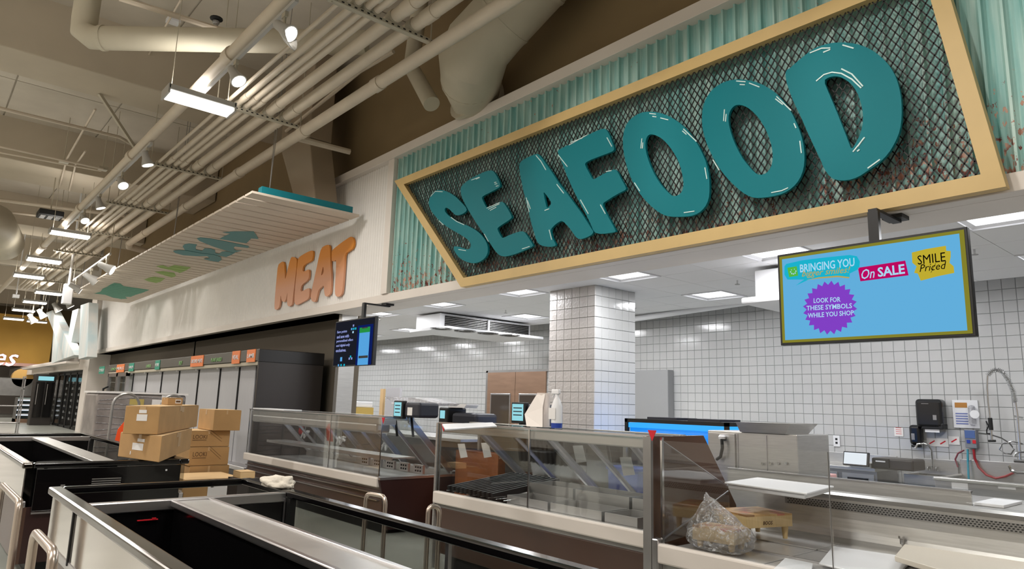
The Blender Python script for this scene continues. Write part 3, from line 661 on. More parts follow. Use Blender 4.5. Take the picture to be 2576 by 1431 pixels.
for i, (px, py, zz, lab) in enumerate(((435, 57, 7.3, 'small white junction box on the deck near the top'), (160, 410, 6.5, 'junction box on the dark beam side'), (258, 428, 6.5, 'junction box at the end of the thin conduits'))):
    p = P(px, py, Z, zz); o = MB().box(p.x-.09, p.y-.09, zz, p.x+.09, p.y+.09, zz+.07).build('junction_box', m_whitep if i < 1 else m_steelpaint, bevel=.006); tag(o, lab, 'junction box')
    MB().tube([(p.x, p.y, zz+.07), (p.x, p.y, DK)], .01, 5).build('rod', m_steelpaint, o, fix=True)
p = P(543, 60, Z, 6.9); t = root('sprinkler_head', p, 'black capped fitting standing on the round duct near the top', 'sprinkler')
MB().lathe(p, [(.03, -.12), (.035, .0), (.05, .01), (.05, .04), (.03, .05)], 10).build('body', m_steeld, t, smooth=True)
MB().lathe(p+V((0, 0, .07)), [(.02, -.02), (.09, 0), (.09, .02), (.02, .03)], 12).build('cap', m_black, t, smooth=True)
p = P(125, 547, Z, 5.6); t = root('hanging_speaker', p, 'black box with white vents hanging above the second strip light', 'speaker')
MB().box(p.x-.28, p.y-.25, p.z, p.x+.28, p.y+.25, p.z+.14).build('cabinet', m_black, t, bevel=.02)
for k in (-1, 0, 1): MB().box(p.x-.2, p.y+k*.15-.05, p.z-.01, p.x+.2, p.y+k*.15+.05, p.z).build('vent', m_alu, t)
MB().tube([p+V((0, 0, .14)), V((p.x, p.y, DK))], .015, 6).build('rod', m_steelpaint, t)
p = P(170, 740, X, -24); t = root('hanging_box', p, 'white boxy wireless unit on a pole at the far canopy end', 'access point')
MB().box(p.x-.12, p.y-.12, p.z-.3, p.x+.12, p.y+.12, p.z+.3).build('housing', m_whitep, t, bevel=.02)
MB().tube([p+V((0, 0, .3)), V((p.x, p.y, DK))], .035, 8).build('pole', m_whitep, t)
p = P(40, 745, X, -30); t = root('hanging_box', p, 'small black sensor on a thin white pole at the left', 'sensor')
MB().box(p.x-.1, p.y-.1, p.z-.06, p.x+.1, p.y+.1, p.z+.06).build('housing', m_whitep, t, bevel=.01)
MB().tube([p+V((0, 0, .06)), V((p.x, p.y, DK))], .02, 6).build('pole', m_whitep, t)

# ================================================================= helper boxes traced on a plane
def xbox(px0, py0, px1, py1, xv, dep):
    a, c = P(px0, py0, X, xv), P(px1, py1, X, xv); return (xv-dep, a.y, c.z, xv, c.y, a.z)
def ybox(px0, py0, px1, py1, yv, dep):
    a, c = P(px0, py0, Y, yv), P(px1, py1, Y, yv); return (a.x, yv, c.z, c.x, yv+dep, a.z)
def bx(*b): return MB().box(*b)

# ================================================================= FAR LEFT: golden wall, fridges, letters
m_goldw = mat('ochre wall', (212, 166, 78), .8, nz=.15, ns=.5)
m_pink = mat('pink beam', (222, 178, 164), .6)
XW = -50
struct(MB().box(XW-.2, -4, 3.05, XW, 6.4, 5.9).build('wall_golden', m_goldw))
struct(MB().box(XW-.25, -4, 2.9, XW+.1, 6.4, 3.08).build('trim_8', m_pink))
sg = root('neon_sign', P(18, 900, X, XW+.1), 'white script neon sign ending in ies on the golden wall', 'sign')
p = P(5, 899, X, XW+.12)
text('ies', 'lettering', emis('neon white', (250, 225, 235), 2.2), p, YP, ZP, 1.55, .95, sg, .06, .0, .35)
text('ies', 'lettering_back', m_pink, p-V((.05, 0, 0)), YP, ZP, 1.62, 1.0, sg, .04, .012, .35)
struct(MB().box(-56, -4, 0, -55.8, 6.4, 3).build('wall_bakery', mat('grey back wall', (150, 142, 136), .8)))
# rounded oven hood, deli case with lit shelves, tall fridge
t = root('oven_hood', P(50, 960, X, -46), 'tan domed oven front in the bakery at the far left', 'oven')
q = P(57, 950, X, -47); MB().tube([q-XP*.6, q], .5, 20).build('dome', mat('tan dome', (190, 150, 84), .6), t, smooth=True)
MB().box(-48, q.y-1.9, 1.2, -47.0, q.y+1.2, q.z-.05).build('oven_body', m_steeld, t)
t = root('display_case', P(65, 1060, X, -40), 'open bakery display case with lit white shelves at the far left', 'display case')
b_ = xbox(44, 1000, 97, 1062, -40, .9)
bx(b_[0], b_[1], b_[2], b_[0]+.05, b_[4], b_[5]).build('back_panel', mat('dull teal back', (120, 140, 138), .5), t)
bx(b_[0], b_[1], 0, b_[3], b_[4], b_[2]+.15).build('base', m_copper, t)
for yy in (b_[1], b_[4]-.04): bx(b_[0], yy, b_[2], b_[3], yy+.04, b_[5]).build('side_panel', m_steeld, t)
for k in range(4):
    z = b_[2]+.35+k*(b_[5]-b_[2]-.4)/3.2
    bx(b_[0]+.05, b_[1]+.05, z, b_[3]-.1, b_[4]-.05, z+.04).build('shelf', m_whitep, t)
    bx(b_[3]-.12, b_[1]+.05, z-.05, b_[3]-.09, b_[4]-.05, z).build('shelf_light', m_screenw, t)
t = root('tall_fridge', P(110, 1085, X, -37), 'tall dark glass-door fridge left of the cooler doors', 'fridge')
b_ = xbox(92, 940, 124, 1085, -37, .8)
bx(b_[0], b_[1], 0, b_[3]-.06, b_[4], b_[5]).build('cabinet', m_charcoal, t, bevel=.02)
ym = (b_[1]+b_[4])/2
for y0, y1 in ((b_[1]+.05, ym-.02), (ym+.02, b_[4]-.05)):
    d = bx(b_[3]-.05, y0, .35, b_[3], y1, b_[5]-.35).build('door', m_blackgloss, t); MB().tube([(b_[3]+.04, y0+.06, .9), (b_[3]+.04, y0+.06, 1.8)], .015, 6).build('handle', m_alu, d)
bx(b_[3]-.04, b_[1]+.1, b_[5]-.28, b_[3], b_[4]-.1, b_[5]-.1).build('header', m_screenc, t)
t = root('wire_rack', P(20, 1090, X, -30), 'grey wire shelving rack at the left edge', 'rack')
b_ = xbox(-25, 950, 44, 1100, -30, .6)
for k, pz in enumerate((950, 976, 1020, 1063, 1095)):
    z = P(20, pz, X, -30).z; bx(b_[0], b_[1], z-.03, b_[3], b_[4], z).build('shelf', m_steeld, t)
for yy in (b_[1], b_[4]-.04):
    for xx in (b_[0], b_[3]-.04): bx(xx, yy, 0, xx+.04, yy+.04, b_[5]+.1).build('post', m_alu, t)
# reach-in cooler doors under the N letters
CY = 5.28
struct(bx(-45, CY+.35, 0, -31.6, CY+.5, 2.35).build('wall_coolerback', m_charcoal))
t = root('door_cooler', (-36, CY, 0), 'row of black-framed glass cooler doors with rows of white tags', 'cooler')
x0, x1 = -40.6, -31.7; n = 6; w = (x1-x0)/n; top = 2.28
bx(x0-.1, CY, top, x1+.1, CY+.3, top+.08).build('top_frame', m_black, t)
for i in range(n):
    a = x0+i*w
    d = root_ = None
    fr = MB(); 
    for b4 in ((a, 0, a+.1, top), (a+w-.1, 0, a+w, top), (a, 0, a+w, .1), (a, top-.08, a+w, top)): fr.box(b4[0], CY, b4[1], b4[2], CY+.06, b4[3])
    d = fr.build('door_frame', m_black, t)
    bx(a+.1, CY+.02, .1, a+w-.1, CY+.03, top-.08).build('pane', m_glass, d)
    for r in range(7):
        z = .35+r*.25
        s = bx(a+.05, CY+.1, z, a+w-.05, CY+.3, z+.02).build('shelf', m_steeld, t)
        for k in (0, 1): bx(a+.2+k*.7, CY+.08, z-.02, a+.34+k*.7, CY+.1, z+.08).build('tag', m_whitep, s)
# big N and I letters above
m_pale = mat('pale letter face', (226, 222, 216), .6); m_bluest = mat('blue brushed letter face', (222, 220, 216), .6, c2=(186, 204, 208), ns=1.6, stretch=(1.6, 1, .15))
NZ = zm(80, 720, .13977, Y, 4.7)
t = root('letter_n', NZ(500, 1350), 'giant white N with blue brush streaks on the far store front', 'letter')
MB().prism([NZ(*q) for q in ((395, 640), (440, 900), (590, 1290), (350, 1390))], (0, .3, 0)).build('left_stroke', m_bluest, t)
MB().prism([V((p.x, 4.6, p.z)) for p in (NZ(*q) for q in ((300, 480), (420, 435), (825, 1240), (640, 1300)))], (0, .3, 0)).build('diagonal_stroke', m_bluest, t)
MB().prism([NZ(*q) for q in ((730, 440), (840, 400), (710, 1010), (650, 900))], (0, .3, 0)).build('right_stroke', m_bluest, t)
t = root('letter_i', NZ(900, 1300), 'giant white I with a blue streak right of the N', 'letter')
MB().prism([NZ(*q) for q in ((880, 340), (1030, 290), (1000, 1265), (840, 1310))], (0, .3, 0)).build('stroke', m_bluest, t)

# ================================================================= UPRIGHT COOLER UNDER THE MEAT SIGN
UX, UY0, UY1, UZ = -11.78, 4.51, 5.7, 2.3
t = root('upright_cooler', (-20, UY0, 0), 'long dark upright meat cooler with drawn white night curtains', 'cooler')
bx(UX-.06, UY0, .0, UX, UY1, UZ-.0).build('side_panel', m_charcoal, t, bevel=.01)
bx(UX-.065, UY0-.01, UZ-.22, UX+.012, UY1, UZ).build('corner_cap', mat('black cap', (30, 28, 27), .4), t, bevel=.01)
bx(-23.5, UY0, UZ-.2, UX-.06, UY0+.35, UZ).build('header', mat('header panel', (84, 80, 72), .5), t, bevel=.01)
bx(-23.5, UY0+.02, UZ-.27, UX-.06, UY0+.3, UZ-.21).build('header_lip', m_steelpaint, t)
bx(-23.5, UY0+.35, 1.9, UX-.06, UY1, UZ-.02).build('top', m_charcoal, t)
bx(-23.5, UY0-.03, .0, UX-.06, UY1, .25).build('base', m_charcoal, t, bevel=.01)
bx(-23.5, UY0-.06, .25, UX-.06, UY0+.3, .32).build('front_ledge', m_alu, t, bevel=.01)
bx(-23.5, UY1-.1, .2, UX-.06, UY1, 2.2).build('back', m_charcoal, t)
xs = [P(px, 940, Y, UY0+.2).x for px in (652-6, 606, 558, 504, 455, 412, 374, 340, 312)]
for i in range(len(xs)-1):
    a, c = xs[i+1]+.02, xs[i]-.02
    bx(a, UY0+.18, .32, c, UY0+.2, UZ-.26).build('curtain', m_curtain, t)
    if i:
        MB().tube([(xs[i], UY0+.17, 1.0), (xs[i], UY0+.17, UZ-.28)], .018, 6).build('gap_strip', m_black, t)
        MB().lathe((xs[i], UY0+.12, UZ-.3), [(.03, 0), (.03, .03)], 8).build('hook', m_whitep, t)
# glass door section at the far end
for i in range(2):
    a = -23.4+i*1.15
    f = MB()
    for b4 in ((a, .3, a+.08, 2.05), (a+1.04, .3, a+1.12, 2.05), (a, .3, a+1.12, .42), (a, 1.95, a+1.12, 2.05)): f.box(b4[0], UY0+.0, b4[1], b4[2], UY0+.08, b4[3])
    d = f.build('door', m_alu, t); bx(a+.08, UY0+.03, .42, a+1.04, UY0+.04, 1.95).build('pane', m_glassd, d)
    if i == 0: MB().tube([(a+.2, UY0, 1.05), (a+.2, UY0-.12, 1.12), (a+.2, UY0-.12, 1.6), (a+.2, UY0, 1.67)], .03, 8).build('handle', m_black, d, smooth=True)
m_so = mat('orange sign card', (226, 124, 62), .5); m_sg = mat('green sign card', (40, 140, 116), .5); m_lime = mat('lime print', (128, 172, 110), .5)
for x0, y0, x1, y1, mm, txt, tw in ((2095, 105, 2210, 278, m_so, 'LAMB', .8), (1890, 125, 1995, 300, m_so, 'VEAL', .8), (1320, 190, 1490, 340, m_so, 'GROUND MEATS', .9), (1600, 215, 1745, 275, None, 'PLANT BASED', 1), (1155, 262, 1200, 318, None, 'BEEF', 1), (825, 255, 888, 382, m_sg, 'PORK', .85), (702, 310, 765, 355, None, 'LABELS', 1), (462, 295, 528, 405, m_sg, 'HAM', .85), (292, 310, 396, 420, m_so, 'MEALS', .9), (215, 355, 283, 395, None, 'LUNCH', 1), (50, 340, 122, 440, m_sg, 'DELI', .85)):
    a = P(240+x0*.18167, 860+(y0+y1)/2*.18167, Y, UY0-.012); c = P(240+x1*.18167, 860+(y0+y1)/2*.18167, Y, UY0-.012)
    zt_ = P(240+(x0+x1)/2*.18167, 860+y0*.18167, Y, UY0-.012).z; zb = P(240+(x0+x1)/2*.18167, 860+y1*.18167, Y, UY0-.012).z
    ctr = V(((a.x+c.x)/2, UY0-.014, (zt_+zb)/2)); w = c.x-a.x; hh = zt_-zb
    if mm:
        k = bx(a.x, UY0-.012, zb, c.x, UY0-.001, zt_).build('sign_card', mm, t)
        text(txt, 'lettering', m_whitep, ctr, XP, ZP, w*tw, hh*.35, k, .003, .02)
    else: text(txt, 'lettering', m_lime, ctr+YP*.008, XP, ZP, w*tw, hh*.9, t, .004, .02)

# ================================================================= SERVICE CASES
def service_case(nm, lab, x0, x1, yf, zg, zt, dep, rdoors, seam, flare=0, shelf=True):
    t = root(nm, ((x0+x1)/2, yf, 0), lab, 'display case')
    bx(x0+.05, yf+.12, 0, x1-.05, yf+dep-.1, .12).build('kick_plate', m_black, t)
    MB().hexa([(x0, yf+.06, .12), (x1, yf+.06, .12), (x1, yf+dep, .12), (x0, yf+dep, .12), (x0, yf+flare, zg-.14), (x1, yf+flare, zg-.14), (x1, yf+dep, zg-.14), (x0, yf+dep, zg-.14)]).build('front_panel', m_brown, t, bevel=.008)
    bx(x0+.01, yf+.005+flare, zg-.14, x1-.01, yf+dep, zg-.105).build('metal_strip', m_steeld, t)
    bx(x0, yf-.035, zg-.105, x1, yf+.03, zg).build('bumper', m_bump, t, bevel=.012)
    bx(x0+.02, yf+.03, zg-.105, x1-.02, yf+dep-.05, zg-.06).build('deck_pan', m_pan, t)
    gs = [x0+.02]+seam+[x1-.02]
    for a, c in zip(gs, gs[1:]):
        g = bx(a+.002, yf, zg, c-.002, yf+.008, zt-.005).build('front_glass', m_glass, t)
        for e in (a+.003, c-.003): bx(e-.003, yf-.002, zg, e+.003, yf+.01, zt).build('glass_edge', m_chrome, g)
    if shelf:
        bx(x0, yf+.01, zt-.004, x1, yf+.36, zt+.006).build('top_glass', glass('top glass', (.8, .86, .84), .15, .6), t)
        bx(x0, yf-.004, zt-.006, x1, yf+.01, zt+.008).build('top_edge', m_alu, t)
        bx(x0+.03, yf+.03, zt-.085, x1-.03, yf+.2, zt-.012).build('light_canopy', m_pan, t, bevel=.01)
        bx(x0, yf+.36, zt-.04, x1, yf+.42, zt+.01).build('rear_rail', m_steel, t)
    zb = zg+.02; yb = yf+dep-.12; yt = yf+.4
    n = rdoors; w = (x1-x0-.1)/n
    for i in range(n+1):
        xx = x0+.05+i*w
        MB().bar((xx, yt, zt-.03), (xx, yb, zb), .035 if i % 2 else .07, .03, up=V((1, 0, 0))).build('door_mullion', m_alu, t)
        if i < n: MB().prism([(xx+.03, yt, zt-.04), (xx+w-.03, yt, zt-.04), (xx+w-.03, yb, zb), (xx+.03, yb, zb)], (0, .004, .002)).build('sliding_door', m_glassd, t)
    bx(x0, yb-.02, zg-.1, x1, yf+dep, zb+.01).build('rear_sill', m_steel, t)
    bx(x0+.05, yf+dep-.02, .1, x1-.05, yf+dep+.0, zg-.1).build('rear_panel', m_steeld, t)
    return t
# --- seafood service case
ZT = 1.29
SC = service_case('service_case', 'glass seafood service case under the seafood sign, with steel pans and black racks', -5.43, -2.98, 3.83, .675, ZT, 1.25, 5, [P(1330, 1150, Y, 3.83).x])
c_ = [V((-5.43, 3.83, ZT)), V((-5.43, 4.25, ZT)), V((-5.43, 5.0, .8)), V((-5.43, 5.08, .12)), V((-5.43, 3.9, .12)), V((-5.43, 3.83, .55))]
MB().prism([v-XP*.012 for v in c_], (.012, 0, 0)).build('side_glass', m_glass, SC)
bx(-5.455, 3.82, .0, -5.43, 3.87, ZT).build('corner_post', m_steel, SC)
pe = [P(1622, 1096, X, -2.98), P(1760, 1101, X, -2.98), P(1842, 1268, X, -2.98)]
MB().prism([(-2.98, 3.8, ZT+.005), (-2.98, pe[1].y, ZT+.005), (-2.98, pe[2].y, pe[2].z), (-2.98, pe[2].y, .05), (-2.98, 3.8, .05)], (.035, 0, 0)).build('end_panel', mat('brown gloss end', (92, 66, 52), .2, coat=.3), SC, bevel=.003)
bx(-2.995, 3.785, .05, -2.93, 3.81, ZT).build('end_trim', m_steeld, SC)
# black wire racks in the left part of it
xr = P(1300, 1240, Y, 4.1).x
rk = bx(-5.38, 3.95, .60, xr, 4.75, .615).build('rack_tray', m_black, SC)
for i in range(11): MB().bar((-5.33+i*(xr+5.3)/11, 3.9, .70), (-5.33+i*(xr+5.3)/11, 4.7, .79), .03, .05).build('rack_bar', m_black, SC)
for i in range(9): MB().tube([(-5.3+i*.1, 3.86, .69), (-5.26+i*.1, 4.02, .70)], .004, 5).build('wire', m_chrome, SC)
# steel pans, two stepped rows
def pan(x0, y0, x1, y1, z0, z1, lab):
    mb = MB(); w = .006
    mb.box(x0, y0, z0, x1, y1, z0+.006)
    for q in ((x0, y0, x1, y0+w), (x0, y1-w, x1, y1), (x0, y0+w, x0+w, y1-w), (x1-w, y0+w, x1, y1-w)): mb.box(q[0], q[1], z0+.006, q[2], q[3], z1)
    o = mb.build('steel_pan', m_pan); return tag(o, lab, 'pan', 'steel pans in the seafood case')
px_ = [P(x, 1235, Y, 4.0).x for x in (1283, 1392, 1528, 1618)]
for i in range(3): pan(px_[i]+.01, 3.96, px_[i+1]-.02, 4.26, .625, .725, 'shallow steel pan in the front row of the seafood case, %s' % ['leftmost', 'middle', 'rightmost'][i])
px_ = [P(x, 1200, Y, 4.34).x for x in (1335, 1450, 1592, 1640)]
for i in range(3): pan(px_[i]+.01, 4.32, px_[i+1]-.02, 4.62, .67, .80, 'shallow steel pan in the back row of the seafood case, %s' % ['leftmost', 'middle', 'rightmost'][i])
bx(px_[0], 4.28, .615, -3.03, 4.64, .668).build('riser', m_steeld, SC)
bx(P(1270, 1240, Y, 3.9).x, 3.88, .615, -3.03, 3.945, .66).build('front_step', m_alu, SC)
# papers hanging inside on the rear doors
for i, (a, c, e, f) in enumerate(((1205, 1060+55, 1232, 1150), (1150, 1120, 1168, 1148), (1435, 1120, 1470, 1165), (1555, 1155, 1590, 1192))):
    q = P((a+e)/2, (c+f)/2, Y, 4.55); MB().prism([q+V((-.06, 0, .07)), q+V((.06, 0, .08)), q+V((.07, .04, -.06)), q+V((-.05, .04, -.08))], (0, .002, 0)).build('paper', m_label, SC)
# --- meat service case
MC = service_case('service_case', 'long glass meat service case beside the dark upright cooler', -11.15, -7.05, 4.19, .62, ZT, 1.15, 8, [P(828, 1110, Y, 4.19).x], flare=.04)
c_ = [V((-7.05, 4.19, ZT)), V((-7.05, 4.6, ZT)), V((-7.05, 5.25, .75)), V((-7.05, 5.3, .62)), V((-7.05, 4.19, .62))]
MB().prism(c_, (.01, 0, 0)).build('side_glass', m_glass, MC)
MB().prism([(-7.05, 4.17, .6), (-7.05, 5.34, .6), (-7.05, 5.34, .05), (-7.05, 4.3, .05), (-7.05, 4.25, .3)], (.04, 0, 0)).build('end_panel', m_maroon, MC, bevel=.004)
bx(-7.06, 4.17, .598, -7.0, 5.34, .625).build('end_rail', m_alu, MC)
bx(-11.1, 4.5, .80, -7.3, 4.82, .815).build('glass_shelf', m_steel, MC)
bx(-11.1, 4.49, .78, -7.3, 4.5, .82).build('shelf_lip', m_alu, MC)
for z, yv in ((.44, 4.2), (.36, 4.22)): bx(-11.1, yv-.02, z, -7.1, yv+.03, z+.012).build('trim_strip', m_alu, MC)
bx(-11.1, 4.22, 1.1, -7.25, 4.42, 1.22).build('air_duct', m_pan, MC, bevel=.03)
for i in range(5):
    x = -8.5+i*.32; k = bx(x, 4.75, .64, x+.2, 4.78, .74).build('divider', m_alu, MC)
    for j in range(3):
        for l in range(2): bx(x+.04+j*.05, 4.745, .66+l*.04, x+.06+j*.05, 4.75, .68+l*.04).build('slot', m_black, k)
# tied-up bag bundles inside and price cards
for i, (px, py) in enumerate(((768, 1090), (858, 1105), (972, 1118))):
    q = P(px, py, Y, 4.95)
    t = MC
    mb = MB()
    for k in range(6):
        a = k*1.05; mb.tube([q, q+V((.05*math.cos(a), .02*math.sin(a), .03*math.sin(a*2))), q+V((.11*math.cos(a), .05*math.sin(a), .06*math.sin(a)-.02))], [.008, .025, .012], 6)
    stuff(mb.build('bag_knot', m_whitep, t, smooth=True)); MB().tube([q, q+V((-.03, 0, .35))], .004, 5).build('string', m_whitep, t)
q = P(758, 1080, Y, 5.2); MB().lathe(q-V((0, 0, .08)), [(.035, 0), (.05, .05), (.03, .14), (.01, .18)], 10).build('red_bottle', m_red, MC, smooth=True)  # loose red bottle grouped with the case; nothing holds it up
# red corner flags
for px, py, lab, yy in ((965, 1050, 'small red triangle tag on the right glass corner of the meat case', 4.18), (1641, 1082, 'small red triangle tag on the corner between the seafood cases', 3.775), (1117, 1066, 'small red triangle tag on the left glass corner of the seafood case', 3.8)):
    q = P(px, py, Y, yy); o = MB().prism([q+V((-.035, 0, 0)), q+V((.035, 0, 0)), q+V((.0, 0, -.07))], (0, -.004, 0)).build('corner_tag', m_red); tag(o, lab, 'tag')
# --- open seafood ice case at the right
m_curv = m_steel
X3a, X3b = -2.93, 1.3
OC = root('ice_case', (-1, 3.8, 0), 'open stainless seafood case at the lower right with a tall front glass', 'display case')
bx(X3a+.03, 3.9, 0, X3b, 5.15, .12).build('kick_plate', m_black, OC)
bx(X3a+.02, 3.85, .12, X3b, 5.15, .46).build('front_panel', m_brown, OC, bevel=.006)
bx(X3a+.02, 3.84, .46, X3b, 5.15, .5).build('metal_strip', m_steel, OC)
bx(X3a+.02, 3.79, .5, X3b, 3.85, .62).build('bumper', m_bump, OC, bevel=.012)
bx(X3a, 3.785, .1, X3a+.05, 3.84, .65).build('corner_post', m_alu, OC, bevel=.01)
xg = P(2092, 1300, Y, 3.83).x
for a, c in ((X3a+.05, xg-.003), (xg+.003, X3b)):
    g = bx(a, 3.826, .61, c, 3.834, 1.27).build('front_glass', m_glass, OC)
    bx(c-.003, 3.825, .61, c, 3.835, 1.27).build('glass_edge', m_steeld, g)
bx(X3a+.05, 3.82, .61, X3a+.065, 3.84, 1.29).build('glass_post', m_chrome, OC)
_p = P(1832, 1224, X, X3a+.05)
sg_ = [V((X3a+.05, 3.84, 1.27)), _p, _p-V((0, -.02, .25)), V((X3a+.05, 3.84, .62))]
MB().prism(sg_, (.008, 0, 0)).build('side_glass', m_glass, OC)
MB().bar(sg_[0], sg_[1], .006, .006).build('side_glass_edge', m_alu, OC)
MB().bar(sg_[1]-V((0, .0, .03)), V((X3a+.05, 3.84, .64)), .008, .008).build('side_rail', m_alu, OC)
YB = 5.05
# curved back wall
prof = [(YB-.12, .60), (YB-.06, .61), (YB-.02, .635), (YB+.0, .68), (YB+.015, .76), (YB+.02, .885), (YB-.01, .915), (YB+.03, .93), (YB+.14, .93), (YB+.14, .5), (YB-.12, .5)]
MB().prism([(X3a+.02, y, z) for y, z in prof], (X3b-X3a, 0, 0)).build('back_wall', m_steel, OC)
# perforated strip
bx(X3a+.25, YB+.012, .815, X3b, YB+.0195, .87).build('vent_strip', m_steeld, OC)
mb = MB(); 
for i in range(190):
    for j in range(4):
        x = X3a+.27+i*.022+(j % 2)*.011
        if x < X3b: mb.box(x, YB+.009, .821+j*.013, x+.011, YB+.0125, .827+j*.013)
stuff(mb.build('vent_holes', m_black, OC, fix=False))
# deck panels of the open case
for i in range(6):
    for j in range(3):
        a = X3a+.09+i*.62; bx(a, 3.87+j*.36, .585, a+.61, 3.87+j*.36+.345, .6+.006*j).build('deck_panel', m_pan, OC, bevel=.003)
bx(X3a+.08, 4.216, .592, X3b, 4.229, .612).build('deck_ridge', m_alu, OC)
q = P(2268, 1356, Y, YB-.03); MB().lathe(q-V((0, 0, .03)), [(.012, 0), (.012, .03), (.02, .035), (.02, .05)], 8).build('valve', m_chrome, OC)
# things lying in it
def slab(name, pix, z, th, mt, lab, cat, bev=.006, grp=None):
    o = MB().prism([P(a, c, Z, z+th) for a, c in pix], (0, 0, -th)).build(name, mt, bevel=bev); return tag(o, lab, cat, grp)
slab('plastic_board', [(2095, 1373), (2303, 1402), (2240, 1460), (2060, 1415)], .612, .012, m_whitep, 'thin white plastic board on the steel deck of the open case', 'board')
slab('plastic_board', [(2045, 1416), (1975, 1402), (1930, 1445), (2030, 1500)], .612, .012, m_whitep, 'small white plastic board at the bottom edge left of the larger one', 'board')
slab('cutting_board', [(2275, 1368), (2600, 1416), (2560, 1490), (2250, 1398)], .66, .03, m_beigep, 'long cream cutting board leaning along the back of the open case', 'cutting board')
# big white tray on the back edge
a4 = [P(x, y, Z, .985) for x, y in ((1822, 1212), (1905, 1200), (2098, 1222), (2030, 1240))]
tr_ = root('plastic_tray', a4[0], 'large white plastic tray lying across the back ledge of the open case', 'tray')
MB().prism([v for v in a4], (0, 0, -.012)).build('rim', m_whitep, tr_, bevel=.004)
c = sum(a4, V((0, 0, 0)))/4; MB().prism([c+(v-c)*.93-V((0, 0, .012)) for v in a4], (0, 0, -.03)).build('body', m_whitep, tr_, bevel=.006)
# two maple blocks, one in a bag
def block(cx, cy, z, lx, ly, h, ang, lab, word=False, leg=.085):
    t = root('butcher_block', (cx, cy, z), lab, 'butcher block')
    f = lambda mb: mb.rot(ang, (cx, cy, 0))
    n, m_ = 6, 4
    f(MB().box(cx-lx/2, cy-ly/2, z+leg, cx+lx/2, cy+ly/2, z+leg+h-.012)).build('body', m_woodside, t)
    for i in range(n):
        for j in range(m_):
            mt = m_wood1 if (i*3+j*5) % 4 else mat('maple end grain', (150+(i*37+j*53) % 50, 112+(i*37+j*53) % 45, 70+(i*37+j*53) % 30), .5, nz=.1, ns=30)
            f(MB().box(cx-lx/2+lx/n*i, cy-ly/2+ly/m_*j, z+leg+h-.012, cx-lx/2+lx/n*(i+1)-.0006, cy-ly/2+ly/m_*(j+1)-.0006, z+leg+h)).build('grain_block', mt, t)
    for sx in (-1, 1):
        for sy in (-1, 1):
            ax, ay = cx+sx*(lx/2-.035), cy+sy*(ly/2-.035)
            mb = MB().tube([(ax, ay, z), (ax, ay, z+leg)], [.016, .024], 10); f(mb).build('leg', m_woodside, t, smooth=True)
    if word:
        d = V((math.cos(ang), math.sin(ang), 0)); nn = V((math.sin(ang), -math.cos(ang), 0))
        text('BOOS', 'lettering', m_ink, V((cx, cy, z+leg+h*.35))+nn*(ly/2+.0005)+d*(-.02), d, ZP, .085, .024, t, .0006, .02, .2)
    return t
q = P(1900, 1318, Z, .62)
block(-2.68, 4.60, .622, .40, .33, .085, 1.27, 'maple butcher block on four short legs with printed word on its side', True)
qc = P(1812, 1345, Z, .70); block(qc.x, qc.y, .622, .28, .2, .085, .1, 'second maple butcher block wrapped inside a clear plastic bag', leg=.045)
# plastic bag around it: crumpled film shell with a peaked knot
bgc = V((qc.x, qc.y, .62)); random.seed(3)
bm = bmesh.new(); bmesh.ops.create_icosphere(bm, subdivisions=4, radius=1)
from mathutils import noise
for v in bm.verts:
    n = v.co.copy(); k = noise.noise(n*3)*.09+noise.noise(n*8)*.05
    p = V((max(-1, min(1, n.x*1.35))*.18, max(-1, min(1, n.y*1.35))*.135, max(-.95, min(1, n.z*1.3))*.075+.072))*(1+k)
    if n.z > .35:
        f = ((n.z-.35)/.65)**1.4; p = p.lerp(V((-.11, .0, .35+.03*noise.noise(n*6))), f*.93)
    v.co = p+V((0, 0, .01*noise.noise(n*25)))+n*.008*noise.noise(n*18)
me = bpy.data.meshes.new('plastic_bag'); bm.to_mesh(me); bm.free(); me.materials.append(m_film)
o = bpy.data.objects.new('plastic_bag', me); COL.objects.link(o); o.location = bgc-V((0, 0, .005)); tag(o, 'clear crumpled plastic bag with a pulled-up peak around the smaller butcher block', 'bag')

# ================================================================= ITEMS ON THE CASE TOPS
ZS = ZT+.0095
q = P(1366, 1072, Z, ZS)
t = root('paper_towel_roll', (q.x, q.y, ZS), 'paper towel roll with a loose sheet hanging, on the seafood case', 'paper towel')
cx, cy = P(1366, 1072, Y, 4.05).x, 4.05
MB().lathe((cx, cy, ZS), [(.055, 0), (.055, .28)], 20).build('roll', mat('paper towel', (226, 214, 206), .9, bump=.2, bs=80), t, smooth=True)
sh = MB(); A1 = [(cx-.05, cy-.03), (cx+.03, cy-.07), (cx+.06, cy-.10), (cx+.07, cy-.09)]
prs = [(-.13, .10), (-.05, .0), (.02, .0), (.08, .01)]
pts = [V((cx-.02, cy-.062, ZS+.265)), V((cx-.12, cy-.10, ZS+.10)), V((cx-.06, cy-.13, ZS+.004)), V((cx+.10, cy-.10, ZS+.004)), V((cx+.06, cy-.065, ZS+.16)), V((cx+.05, cy-.03, ZS+.27))]
sh.prism(pts, (.002, -.003, 0)).build('loose_sheet', mat('paper sheet', (232, 224, 218), .9), t, fix=True)
q = P(1400, 1074, Z, ZS)
t = root('spray_bottle', (q.x, q.y, ZS), 'white spray bottle with blue liquid beside the paper towels', 'bottle')
cx, cy = P(1400, 1074, Y, 4.03).x, 4.03
MB().lathe((cx, cy, ZS), [(.045, 0), (.046, .04)], 16).build('liquid', m_blueplast, t, smooth=True)
MB().lathe((cx, cy, ZS), [(.046, .04), (.046, .17), (.03, .22), (.015, .25), (.015, .27)], 16).build('bottle_body', m_whitep, t, smooth=True)
MB().box(cx-.046, cy-.048, ZS+.07, cx+.03, cy-.044, ZS+.16).build('label_sticker', m_label, t)
